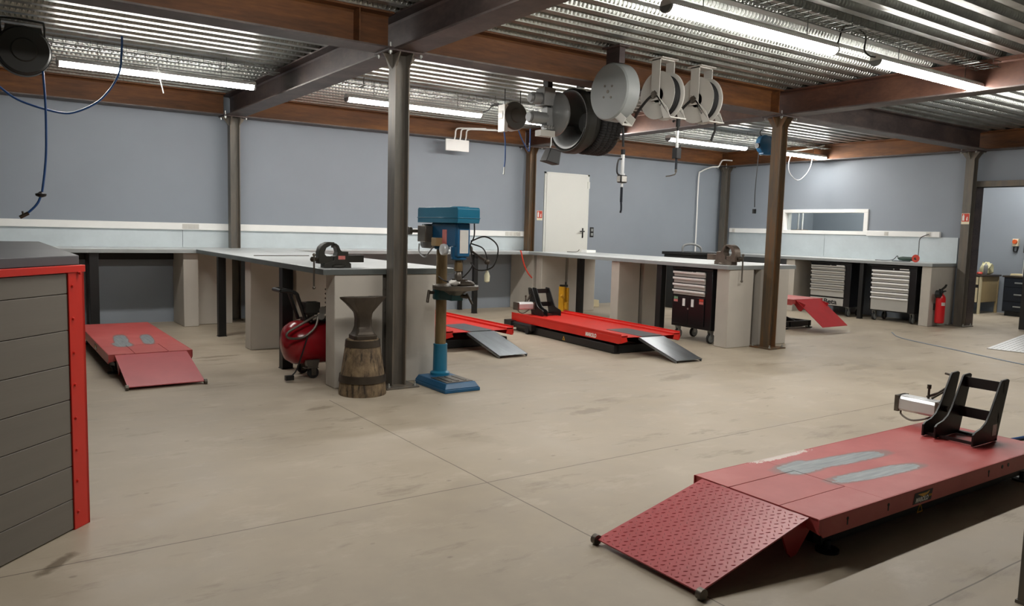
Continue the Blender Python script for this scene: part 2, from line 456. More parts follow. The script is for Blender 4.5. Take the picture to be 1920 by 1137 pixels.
t = thing('steel_post', 'dark square steel post at right border beside the nearest motorcycle lift', 'post', (3.235, 1.145, 0))
MB().box(-.05, .05, -.05, .05, 0, ZD).build('post_tube', M_colm, t, .004)
MB().box(-.055, .055, -.055, .055, 0, .012).build('foot_plate', M_colm, t)

def beam(axis, a, b, c, label, mt, z0=ZB, z1=ZT, w=.12):
    t = thing('steel_beam', label, 'steel beam', ((a, c, z0) if axis == 'x' else (c, a, z0)), 0 if axis == 'x' else PI / 2)
    L = b - a; h = z1 - z0
    m = MB().prism([(-w, 0), (w, 0), (w, .014), (.02, .014), (.006, .03), (.006, h - .03), (.02, h - .014), (w, h - .014), (w, h), (-w, h), (-w, h - .014), (-.02, h - .014), (-.006, h - .03), (-.006, .03), (-.02, .014), (-w, .014)], 'x', 0, L)
    m.build('girder', mt, t, 0, ang=30)
    MB().box(0, L, -w - .001, w + .001, -.001, .0125).build('bottom_flange', M_flange, t)
    return t
w = .12; g = .008
def stiff(t, xs, mt, h=.28):
    for x in xs: MB().box(x - .005, x + .005, -.118, .118, .015, h - .015).build('stiffener_plate', mt, t)
b1 = beam('x', X0, XA - w - g, YF, 'rusty brown beam running left from the column by the anvil', M_rust); stiff(b1, [6.5], M_rust)
b2 = beam('x', XA + w + g, XB - w - g, YF, 'rusty brown beam carrying the hose reels between two columns', M_rust); stiff(b2, [4.62], M_rust)
beam('x', XB + w + g, XR - w - g, YF, 'brown beam from rusty edged column to doorway column', M_dark_steel)
beam('x', X0, XA - w - g, YB, 'rusty brown beam along back wall above left bench', M_rust)
beam('x', XA + w + g, XB - w - g, YB, 'rusty brown beam along back wall behind drill press', M_rust)
beam('x', XB + w + g, XR - w - g, YB, 'rusty brown beam along back wall above the cream door', M_rust)
beam('y', Y0, Y1, XA, 'long dark steel beam over the anvil column running to back wall', M_dark_steel)
beam('y', Y0, Y1, XB, 'dark brown steel beam over rusty edged column running to back wall', M_brown)
beam('y', Y0, Y1, XR, 'brown steel beam along the top of the right wall', M_rust)

# ------------------------------------------------------------------ lamps and wire trays
def lamp(x0, y, label, L=1.84, z=2.8, cable=True):
    t = thing('batten_lamp', label, 'ceiling lamp', (x0, y, z), 0, 'LED batten lamps')
    m = MB().prism([(-.05, 0), (.05, 0), (.042, .03), (.02, .045), (-.02, .045), (-.042, .03)], 'x', 0, L); m.build('lamp_body', M_white, t)
    arc = [(.05 * math.cos(a), -.046 * math.sin(a)) for a in [PI * i / 10 for i in range(11)]]
    m = MB().prism(arc, 'x', .02, L - .02); m.build('diffuser', M_led, t)
    for a, b in ((0, .02), (L - .02, L)):
        MB().prism([(.052 * math.cos(q), -.048 * math.sin(q)) for q in [PI * i / 8 for i in range(9)]], 'x', a, b).build('end_cap', M_motor, t)
    for x in (.35, L - .35):
        MB().tube([(x, 0, .045), (x, 0, ZD - z)], .0035, 6).build('hanger_rod', M_wire, t)
    return t
YL, YM = 8.56, 3.66
lamps = [
    (.69, YL, 'lit LED batten on rear ceiling, leftmost, beside black hose reel'),
    (3.56, YL, 'lit LED batten on rear ceiling seen behind column by the drill'),
    (5.95, YL, 'lit LED batten mostly hidden behind exhaust reel motor'),
    (8.78, YL, 'lit LED batten on rear ceiling left of blue cable balancer'),
    (11.0, YL, 'lit LED batten on rear ceiling with white cable loop, nearest the far corner'),
    (3.68, YM, 'large lit LED batten at top of view, nearest the camera'),
    (6.09, YM, 'lit LED batten at upper right, joined by black cable'),
    (.75, YM, 'added unseen LED batten beyond the top of the view'),  # extra lamp out of view, added to help light the hall
    (9.4, YM, 'added unseen LED batten beyond the right border over the tread ramp'),  # unseen lamp added to brighten the right side of the hall
]
for x, y, l in lamps: lamp(x, y, l)
lamp(14.0, 6.2, 'added unseen LED batten lighting the adjoining desk room', 1.84)  # added lamp, unseen, brightens the room behind the doorway
lamp(13.9, 9.2, 'added unseen LED batten lighting the adjoining room behind the window', 1.84)  # added lamp, unseen, brightens what shows through the window
def cord(pts, name, label, mt, r=.005, cat='cable', k=6, group=None):
    return tag(MB().tube(smooth_path(pts, k), r, 7).build(name, mt), label, cat, group)
cord([(5.5, YM, 2.83), (5.56, YM, 2.85), (5.6, YM - .02, 2.98), (5.75, YM - .02, 3.0), (5.9, YM - .02, 2.96), (5.93, YM, 2.86), (6.0, YM, 2.825), (6.1, YM, 2.825)], 'lamp_cable', 'black cable looping between the two upper right battens', M_black, .007)
cord([(11.86, YL, 2.79), (11.765, YL - .02, 2.64), (11.796, YL - .02, 2.48), (11.96, YL - .02, 2.362), (12.115, YL - .02, 2.361), (12.29, YL - .02, 2.476), (12.4, YL - .02, 2.615), (12.468, YL, 2.79)], 'lamp_cable', 'white cable loop hanging under the far corner batten', M_cable, .006)
cord([(5.4, YL, 2.83), (5.5, YL, 2.86), (5.58, YL, 2.93), (5.8, YL, 2.95), (5.95, YL, 2.84)], 'lamp_cable', 'thin dark cable from rear batten beside small cable reel', M_black, .006)
def tray(x0, x1, y, label):
    t = thing('wire_cable_tray', label, 'cable tray', (x0, y, 2.93), 0, 'wire mesh cable trays')
    L = x1 - x0; m = MB(); W = .1
    for yy, zz in ((-W, .05), (-W, 0), (-.035, 0), (.035, 0), (W, 0), (W, .05)): m.tube([(0, yy, zz), (L, yy, zz)], .0028, 5)
    x = .05
    while x < L:
        m.tube([(x, -W, .055), (x, -W, 0), (x, W, 0), (x, W, .055)], .0028, 5); x += .1
    m.build('mesh_basket', M_wire, t)
    x = .6
    while x < L:
        MB().tube([(x, 0, 0), (x, 0, ZD - 2.93)], .004, 6).box(x - .012, x + .012, -W, W, -.008, 0).build('tray_hanger', M_wire, t); x += 1.8
tray(X0 + .2, XA - .2, YL - .14, 'wire mesh tray on rear ceiling beside black hose reel')
tray(XA + .2, XB - .2, YL - .14, 'wire mesh tray on rear ceiling behind small cable reel')
tray(XB + .2, XR - .2, YL - .14, 'wire mesh tray on rear ceiling near blue balancer')
tray(XA + .2, XB - .15, YM - .14, 'wire mesh tray above the two big upper right battens')

# ------------------------------------------------------------------ workbenches
ZW = .99
def worktop(label, poly, loc=(0, 0, 0), mt=None, edge=None):
    t = thing('workbench', label, 'workbench', (poly[0][0], poly[0][1], ZW - .05))
    ox, oy = poly[0]
    P = [(x - ox, y - oy) for x, y in poly]
    MB().prism(P, 'z', .0, .05).build('steel_sheet_top', mt or M_galv, t, .004)
    cx = sum(p[0] for p in P) / len(P); cy = sum(p[1] for p in P) / len(P)
    m = MB()
    for a, b in zip(P, P[1:] + P[:1]):
        d = Vector((b[0] - a[0], b[1] - a[1], 0)).normalized(); nn = Vector((d.y, -d.x, 0)) * .0015
        q = [Vector((*a, 0)), Vector((*b, 0)), Vector((*b, 0)) + nn, Vector((*a, 0)) + nn]
        m.hexa([v + Vector((0, 0, .001)) for v in q] + [v + Vector((0, 0, .045)) for v in q])
    m.build('folded_edge', edge or M_edge, t)
    return t
YE = 10.28
pen1 = [(2.30, 5.965), (3.51, 5.965), (3.51, YE), (2.30, YE)]
WB1 = worktop('pale galvanised worktop of peninsula carrying the dark vice', pen1)
WB2 = worktop('long galvanised worktop running along back wall behind the peninsula', [(X0 + .01, YE + .004), (7.62, YE + .004), (7.62, Y1 - .02), (X0 + .01, Y1 - .02)], edge=M_edge2)
def p2(u, v):                                          # local peninsula frame (u along X, v along Y), turned a little
    a = -.045; ca, sa = math.cos(a), math.sin(a)
    return (7.275 + u * ca - v * sa, 5.99 + u * sa + v * ca)
WB3 = worktop('grey galvanised worktop of right peninsula carrying the worn brown vice', [p2(0, .03), p2(1.28, .08), p2(1.28, 4.3), p2(0, 4.3)], edge=M_edge2)
WB4 = worktop('galvanised worktop along right wall carrying the angle grinder', [(12.2, 6.15), (12.98, 6.15), (12.98, 10.75), (12.2, 10.75)], edge=M_edge2)
# splash sheets and socket trunking
def splash(label, b, split):
    t = thing('splashback', label, 'splashback', (b[0], b[2], b[4]))
    MB().box(0, b[1] - b[0], 0, b[3] - b[2], 0, b[5] - b[4]).build('zinc_sheet', M_galvs, t)
    return t
splash('galvanised splashback sheet on back wall left of the sheet joint', (X0, 2.283, Y1 - .015, Y1 - .003, ZW, 1.222), 0)
splash('galvanised splashback sheet on back wall right of the sheet joint', (2.289, 7.95, Y1 - .015, Y1 - .003, ZW, 1.222), 0)
splash('galvanised splashback sheet on right wall under the interior window', (X1 - .015, X1 - .003, 6.17, 8.55, ZW, 1.40), 0)
splash('galvanised splashback sheet on right wall in the far corner', (X1 - .015, X1 - .003, 8.556, 10.78, ZW, 1.40), 0)
def trunk(label, p, q, axis, sockets):
    t = thing('socket_trunking', label, 'cable trunking', p)
    L = q; h = .092
    if axis == 'x': MB().box(0, L, -.055, 0, 0, h).build('trunking_cover', M_white, t, .006)
    else: MB().box(-.055, 0, 0, L, 0, h).build('trunking_cover', M_white, t, .006)
    for s in sockets:
        m = MB()
        if axis == 'x': m.box(s - .033, s + .033, -.062, -.055, .014, .078).cyl((s, -.0645, .046), (s, -.06, .046), .02, n=12)
        else: m.box(-.062, -.055, s - .033, s + .033, .014, .078).cyl((-.0645, s, .046), (-.06, s, .046), .02, n=12)
        m.build('wall_socket', M_reelwhite, t)
    return t
trunk('long white socket trunking on back wall above the splashback', (X0, Y1, 1.222), 7.955 - X0, 'x', [4.2, 6.31, 6.38, 6.45, 11.48, 11.56, 11.64, 11.72])
trunk('white socket trunking on right wall with the grinder plugged in', (X1, 6.45, 1.398), 1.27, 'y', [.18, .9])
trunk('white socket trunking on right wall in the far corner', (X1, 9.53, 1.40), 1.22, 'y', [1.1])

# concrete supports
def slab(label, x0, x1, y0, y1, z1=ZW - .05, rz=0, notch=None):
    t = thing('concrete_support', label, 'concrete support', ((x0 + x1) / 2, (y0 + y1) / 2, 0), rz)
    a, b = (x1 - x0) / 2, (y1 - y0) / 2
    MB().box(-a, a, -b, b, 0, z1).build('cast_panel', M_conc, t, .008)
    return t
slab('concrete end wall of peninsula behind the anvil, left of the column', 2.40, 2.83, 5.975, 6.17)
slab('concrete end wall of peninsula behind the drill press', 2.9, 3.34, 5.975, 6.17)
slab('concrete panel under peninsula left of the red compressor', 2.37, 2.78, 8.21, 8.41)
slab('concrete panel under peninsula seen behind the red compressor', 2.86, 3.34, 8.21, 8.41)
slab('narrow concrete pillar under back bench right of the left lift', 2.16, 2.34, 10.36, 10.98)
slab('concrete panel under the corner where peninsula meets back bench', 2.36, 2.8, 10.52, 10.7)
slab('concrete panel beside the foot of the rear column under back bench', 3.03, 3.4, 10.52, 10.7)
slab('concrete panel under right end of back bench left of the brown column', 7.6, 7.745, 10.33, 10.98)
def pslab(label, u0, u1, v0, v1):
    cx, cy = p2((u0 + u1) / 2, (v0 + v1) / 2)
    t = thing('concrete_support', label, 'concrete support', (cx, cy, 0), -.045)
    MB().box(-(u1 - u0) / 2, (u1 - u0) / 2, -(v1 - v0) / 2, (v1 - v0) / 2, 0, ZW - .05).build('cast_panel', M_conc, t, .008)
pslab('concrete end wall beside black cart, left of rusty edged column', .05, .47, .05, .25)
pslab('concrete end wall right of rusty edged column', .60, 1.12, .05, .25)
pslab('concrete panel left of dark strip, between nearest red lift and black cart', .04, .43, 2.05, 2.22)
pslab('concrete panel right of dark strip, next to black cart', .50, .94, 2.05, 2.22)
pslab('concrete panel behind yellow jack under the right peninsula', .12, .60, 4.08, 4.25)
pslab('concrete panel right of black leg, left of the small cream block', .66, 1.22, 4.08, 4.25)
slab('concrete end wall of right wall bench behind the fire extinguisher', 12.23, 12.98, 6.17, 6.32)
slab('concrete panel under right wall bench left of the half hidden lettered cart', 12.23, 12.98, 8.62, 8.8)
# steel fins between the panels and black legs
def fin(name, label, x, y, mt, w=.05, d=.03, z1=ZW - .05, rz=0):
    t = thing(name, label, 'steel strip', (x, y, 0), rz)
    m = MB().box(-w / 2, w / 2, -d / 2, d / 2, .01, z1); m.build('flat_bar', mt, t)
    m = MB()
    for z in (.15, .38, .62, .82): m.cyl((0, -d / 2 - .008, z), (0, -d / 2, z), .012, n=6)
    m.build('bolt', mt, t)
fin('steel_strip', 'dark bolted steel strip between end wall panels beside the anvil', 2.865, 6.02, M_colm)
fin('steel_strip', 'rusty steel strip between concrete panels behind the compressor', 2.82, 8.3, M_rust)
x, y = p2(.535, .13); fin('steel_strip', 'grey bolted steel strip in end wall left of rusty edged column', x, y, M_colm, .06, rz=-.045)
x, y = p2(.465, 2.13); fin('steel_strip', 'dark steel strip between two concrete panels left of black cart', x, y, M_colm, rz=-.045)
def leg(bench, x, y, s=.085, z1=ZW - .05):
    L = MB().box(-s / 2, s / 2, -s / 2, s / 2, .006, z1).build('leg', M_black, bench, .004, loc=Vector((x, y, 0)) - bench.location)
    MB().box(-s / 2 - .005, s / 2 + .005, -s / 2 - .005, s / 2 + .005, 0, .006).build('foot_plate', M_black, L)
for b, x, y, q in ((WB1, 2.37, 9.37, .085), (WB1, 2.36, 7.05, .1), (WB2, 1.16, 10.38, .1), (WB2, 1.16, 10.9, .06), (WB2, 6.56, 10.93, .06), (WB2, 6.5, 10.38, .07),
                   (WB3, *[a + d for a, d in zip(p2(.62, 3.75), (0, -.05))], .09), (WB3, *[a + d for a, d in zip(p2(.06, 1.27), (.05, 0))], .09), (WB4, 12.27, 7.33, .07)):
    leg(b, x, y, q)
MB().box(0, 6.3, -.06, 0, 0, .1).build('back_strip', M_black, WB2, loc=Vector((X0, Y1 - .002, .83)) - WB2.location)  # black strip along the back wall below the worktop

# ------------------------------------------------------------------ counter in the left foreground
ct = thing('reception_counter', 'grey plank counter with bright red corner trim and dark top', 'counter', (.37, 3.805, 0))
dg = Vector((-.70, -.714, 0)).normalized()             # direction of the planked front
nn = Vector((.714, -.70, 0)).normalized()
LF = 1.9; ZC = 1.125
F = Matrix(((-dg.x, nn.x, 0, 0), (-dg.y, nn.y, 0, 0), (0, 0, 1, 0), (0, 0, 0, 1)))
# F local frame: +x runs towards the visible corner, +y towards the viewer
m = MB().prism([(-.03, 0), (.0, 2.03), (-1.4, 2.03), (dg.x * LF, dg.y * LF), (dg.x * .05, dg.y * .05)], 'z', .0, ZC - .005); m.build('carcass', M_black, ct)
m = MB()
zs = [.004, .138, .283, .43, .574, .724, .873, 1.028, 1.115]
for a, b in zip(zs, zs[1:]): m.box(-LF, -.055, 0, .014, a + .0014, b - .0014, F)
m.build('plank_front', M_plank, ct, .002)
m = MB().box(-.09, .004, .002, .02, 0, ZC, F).box(-.012, .004, -.09, .02, 0, ZC, F); m.build('corner_trim', M_redc, ct, .002)
m = MB().box(-LF, .006, .004, .026, ZC - .008, ZC + .022, F); m.build('top_trim', M_redc, ct, .002)
m = MB()
for z in (.075, .214, .35, .49, .635, .774, .92, 1.06): m.cyl(F @ Vector((-.068, .02, z)), F @ Vector((-.068, .027, z)), .0075, .005, n=8)
m.cyl(F @ Vector((-.03, .026, ZC - .012)), F @ Vector((-.03, .033, ZC - .012)), .0075, .005, n=8)
m.build('trim_bolt', M_redc, ct)
MB().prism([(.0, .0), (-.02, 2.08), (-1.42, 2.08), (dg.x * LF, dg.y * LF)], 'z', ZC + .022, ZC + .062).build('worktop', M_dktop, ct, .003)

# ------------------------------------------------------------------ motorcycle lifts
def lift_stand(t, W, mt, cyl_len=.27):
    prof = [(1.76, .195), (1.76, .262), (1.785, .277), (1.85, .290), (1.90, .315), (1.94, .36), (1.97, .41), (2.045, .535), (2.06, .548), (2.13, .552), (2.15, .543), (2.14, .50), (2.045, .195)]
    st = MB().prism(prof, 'y', -.13, -.118).build('wheel_clamp', mt, t, .002)
    for v in (.08, .15): MB().prism(prof, 'y', v, v + .012).build('side_plate', mt, st, .002)
    for q in ((2.075, 2.085, -.13, .09, .475, .535), (2.035, 2.045, -.13, .09, .30, .36), (1.79, 1.80, -.13, .16, .198, .215), (2.02, 2.05, -.13, .16, .195, .21)): MB().box(*q).build('cross_bar', mt, st)
    m = MB()
    m.prism([(1.955, .285), (1.97, .27), (2.05, .27), (2.065, .285), (2.065, .345), (2.05, .362), (1.97, .362), (1.955, .345)], 'y', .165, .165 + cyl_len).box(1.975, 2.045, .165, .165 + cyl_len, .362, .367)
    cy = m.build('air_cylinder', M_alu, st, .004)
    m = MB().box(1.95, 2.07, .165, .19, .265, .367).box(1.95, 2.07, .165 + cyl_len - .02, .17 + cyl_len, .265, .367).tube(smooth_path([(2.0, .4, .30), (1.98, .41, .25), (1.98, .34, .22), (2.0, .25, .25), (2.0, .2, .29)]), .006, 6)
    m.build('cylinder_cap', M_steel, st)
    m = MB().tube([(2.08, .16, .47), (2.05, .22, .41), (2.03, .28, .375)], .008, 6).tube([(2.06, .16, .45), (2.03, .25, .37)], .007, 6).cyl((2.03, .27, .36), (2.03, .27, .44), .007).cyl((2.03, .27, .43), (2.03, .27, .455), .012).cyl((2.07, .16, .53), (2.07, .2, .535), .007).cyl((2.0, .13, .33), (2.0, .17, .33), .018)
    m.build('clamp_lever', M_castdk, st)
    MB().box(1.98, 2.03, -.1315, -.130, .23, .295).build('rating_label', M_stk3, st)
    return st
def moto_lift(label, loc, rz, style, L=2.2, W=.68, zt=.19, ramp=True, stand=True, tread_geo=False, rampW=None, rlen=.66, raised=0.0, logo=None):
    t = thing('motorcycle_lift', label, 'motorcycle lift', loc, rz, 'red motorcycle lifts')
    old = style == 'old'
    top = (M_worn if tread_geo else M_worn2) if old else M_red
    h = W / 2; z = zt + raised; sk = .085 if old else .075
    # platform : top sheet with a hatch opening, folded skirts, chamfered nose
    m = MB()
    hx, hy0, hy1 = .49, -.14, .13
    e = .0035
    m.box(0, hx + e, hy1 + e, h - .006, z - .006, z).box(0, hx + e, -h + .006, hy0 - e, z - .006, z).box(.0, hx + .03, hy0 - .03, hy1 + .03, z - .022, z - .012).box(hx + e, L, -h + .006, h - .006, z - .006, z)
    for s in (-1, 1):
        a, b = (s * h, s * (h - .006))
        m.prism([(-.005, z), (L, z), (L, z - sk), (.03, z - sk), (-.005, z - .05)], 'y', min(a, b), max(a, b))
        m.prism([(s * h, z - .004), (s * (h - .085), z - .004), (s * (h - .1), z - .05), (s * h, z - .07)], 'x', .004, .01)
    m.box(L - .006, L, -h, h, z - sk, z)
    if not old:                                        # raised side rails of the newer lifts
        for s in (-1, 1):
            m.box(0, L, s * (h - .004) - .004, s * (h - .004) + .004, z, z + .035).box(0, L, min(s * (h - .09), s * (h - .094)), max(s * (h - .09), s * (h - .094)), z, z + .02).box(0, L, min(s * h, s * (h - .09)), max(s * h, s * (h - .09)), z + .012, z + .018)
    pf = m.build('platform', top, t, .0015)
    m = MB()
    for x in ((.2, .52, 1.48) if old else (.4, 1.4)): m.box(x - .004, x + .004, -h - .0015, -h, z - .06, z - .03).cyl((x, -h - .0015, z - .032), (x, -h, z - .032), .008, n=10)
    for x in (1.63, 1.7): m.cyl((x, -h - .0015, z - .03), (x, -h, z - .03), .011, n=12)
    m.build('skirt_slot', M_black, pf)
    MB().box(.002, hx, hy0, hy1, z - .008, z - .0005).build('drop_plate', top if old else M_ramp, t, .001)
    if not old: MB().box(.0, .62, hy0 - .02, hy1 + .02, z, z + .004).build('slide_plate', M_ramp, t)
    # base frame
    m = MB(); bz = .095 if raised == 0 else .11; ff = .03 if old else .008; ho = h if old else h + .06
    for s in (-1, 1):
        m.box(.12, L - .12, s * (ho - .1) - .035, s * (ho - .1) + .035, ff, bz)
    m.box(.12, .19, -ho + .1, ho - .1, ff, bz).box(L - .19, L - .12, -ho + .1, ho - .1, ff, bz)
    bf = m.build('base_frame', M_black, t, .003)
    for x in (.16, L - .16):
        for s in (-1, 1):
            MB().cyl((x, s * (h - .06), 0), (x, s * (h - .06), .012), .05).cyl((x, s * (h - .06), .012), (x, s * (h - .06), .05), .014, n=8).box(x - .03, x + .03, s * (h - .1) - .03, s * (h - .1) + .06, .05, .062).build('levelling_foot', M_black, bf)
    m = MB()
    for s in (-1, 1):
        y = s * (h - .17)
        za, zb = .065, z - .05
        for A, B in (((.3, za), (1.5, zb)), ((1.5, za), (.3, zb))):
            d = Vector((B[0] - A[0], 0, B[1] - A[1])).normalized(); nrm = Vector((-d.z, 0, d.x)) * .018
            p = [Vector((A[0], 0, A[1])) - nrm, Vector((B[0], 0, B[1])) - nrm, Vector((B[0], 0, B[1])) + nrm, Vector((A[0], 0, A[1])) + nrm]
            m.prism([(q.x, q.z) for q in p], 'y', y - .008, y + .008)
    m.build('scissor_arm', M_black, t)
    if not old:
        m = MB().cyl((L - .55, h + .02, .09), (L - .1, h + .02, .09), .04).box(L - .12, L + .06, h - .04, h + .08, .045, .135).box(L - .6, L - .5, h - .06, h + .06, .05, .12); m.build('foot_pump', M_black, t)
        m = MB().cyl((L - .5, h + .02, .048), (L - .5, h + .07, .048), .046).cyl((L + .02, -h + .02, .05), (L + .02, -h + .1, .05), .048); m.build('transport_wheel', M_rubber, t)
    # warning label and logo on the skirt / frame
    for sgn in ((-1, 1) if not old or not tread_geo else (-1,)):
        y = sgn * (h + .0005); fx = Vector((1, 0, 0)) if sgn < 0 else Vector((-1, 0, 0))
        yb = sgn * ((h if old else h + .06) - .065) + sgn * .001
        xw = .93 if old else 1.1
        T = frame((xw, yb, .046), fx, (0, 0, 1))
        m = MB(); m.prism([(-.028, -.022), (.028, -.022), (0, .028)], 'z', 0, .001, T)
        wl = m.build('warning_label', M_yellow, t)
        m = MB(); m.prism([(-.016, -.015), (.016, -.015), (0, .014)], 'z', .001, .002, T); m.build('warning_symbol', M_printblk, wl)
        if logo == 'badge':
            T = frame((.82, y, z - .047), fx, (0, 0, 1))
            lb = MB().prism([(-.088, -.026), (.075, -.026), (.088, .026), (-.075, .026)], 'z', 0, .0012, T).build('logo_badge', M_printblk, t)
            text('logo_text', 'MAROLO', .03, M_print, lb, frame(Vector((.81, y, z - .058)) + Vector((0, sgn * .0015, 0)), fx, (0, 0, 1)), .0004, .0012, .25, .115)
            text('logo_text', 'TECH', .014, M_yellow, lb, frame(Vector((.884, y, z - .05)) + Vector((0, sgn * .0015, 0)), fx, (0, 0, 1)), .0004, .0004, .25, .03)
            m = MB().prism([(.0, .0), (.045, .008), (.06, .022), (.03, .016), (-.05, .018)], 'z', .0012, .0016, T); m.build('logo_swoosh', M_yellow, lb)
        elif logo:
            text('logo_text', 'MAROLO', .06, M_print, t, frame((.5 * W + .12, y + sgn * .001, z - .042), fx, (0, 0, 1)), .0006, .003, .2, .21)
    # ramp
    if ramp:
        rw = (rampW or W - .1) / 2
        x1, z1, x0, z0 = -.002, z - .006, -rlen, (.028 if raised == 0 else .10)
        d = Vector((x1 - x0, 0, z1 - z0)); Lr = d.length; d.normalize()
        R = frame((x0, 0, z0), d, (0, 1, 0))
        m = MB().box(0, Lr, -rw, rw, -.006, 0, R)
        rp = m.build('ramp', (M_redtread if raised == 0 else M_redramp) if old else M_ramp, t)
        if old:
            if tread_geo:
                m = MB(); k = 0; u = .015
                while u < Lr - .01:
                    v = -rw + .015 + (.014 if k % 2 else 0); q = 0
                    while v < rw - .01:
                        a = PI / 4 if (q + k) % 2 else -PI / 4
                        c, s_ = math.cos(a), math.sin(a); l2, w2 = .0105, .0032
                        p = [R @ Vector((u + dx * c - dy * s_, v + dx * s_ + dy * c, 0)) for dx, dy in ((-l2, 0), (0, -w2), (l2, 0), (0, w2))]
                        tp = [R @ Vector((u + dx * c, v + dx * s_, .0022)) for dx in (-l2 * .55, l2 * .55)]
                        V = [m.bm.verts.new(i) for i in p + tp]
                        for f in ((0, 1, 5, 4), (3, 0, 4), (1, 2, 5), (2, 3, 4, 5)): m.bm.faces.new([V[i] for i in f])
                        v += .028; q += 1
                    u += .0245; k += 1
                m.build('tread_pattern', M_redtread, rp, 0, ang=20)
            for s in (-1, 1):
                y = s * (rw - .02)
                m = MB().prism([(x1 + .04, z1 - .008), (x1 - .02, z1 - .015), (x1 - .15, z1 - .055), (x1 - .11, z1 - .135), (x1 - .085, z1 - .16), (x1 - .05, z1 - .155), (x1 + .04, z1 - .06)], 'y', y - .004, y + .004)
                m.build('ramp_bracket', M_reddk, rp)
            for s in (-1, 1) if raised == 0 else ():
                y = s * rw
                MB().lathe([(.012, -.012), (.022, -.012), (.022, .012), (.012, .012)], (x0 + .004, y + s * .006, z0 - .006), 'y', 16).build('ramp_roller', M_steel, rp)
        else:
            m = MB().box(.0, Lr, -rw, -rw + .006, -.03, 0, R).box(0, Lr, rw - .006, rw, -.03, 0, R); m.build('ramp_edge', M_ramp, rp)
    if stand:
        st = lift_stand(t, W, M_black)
        if raised or L != 2.2:
            st.location.z = z - .19; st.location.x = L - 2.2 + .08
        return t, st
    return t, None
moto_lift('large faded red motorcycle lift in front with bare worn patches and tread ramp', (2.83, 2.14, 0), 0, 'old', tread_geo=True, logo='badge')
moto_lift('faded red motorcycle lift at left half hidden behind the counter', (1.25, 7.3, 0), PI / 2, 'old', stand=False, logo='badge')
moto_lift('bright red motorcycle lift with grey ramp right behind the drill press', (4.65, 7.28, 0), PI / 2, 'new', L=2.4, W=.9, zt=.2, stand=False, rampW=.36, rlen=.66)
moto_lift('bright red motorcycle lift with black wheel clamp beside yellow jack', (6.2, 6.16, 0), PI / 2 - .07, 'new', L=2.34, W=.86, zt=.2, rampW=.36, rlen=.62, logo='plain')
moto_lift('raised red motorcycle lift between rusty edged column and lettered tool cart', (9.99, 6.78, 0), PI / 2, 'old', L=2.0, W=.70, raised=.26, rlen=.46, stand=False)

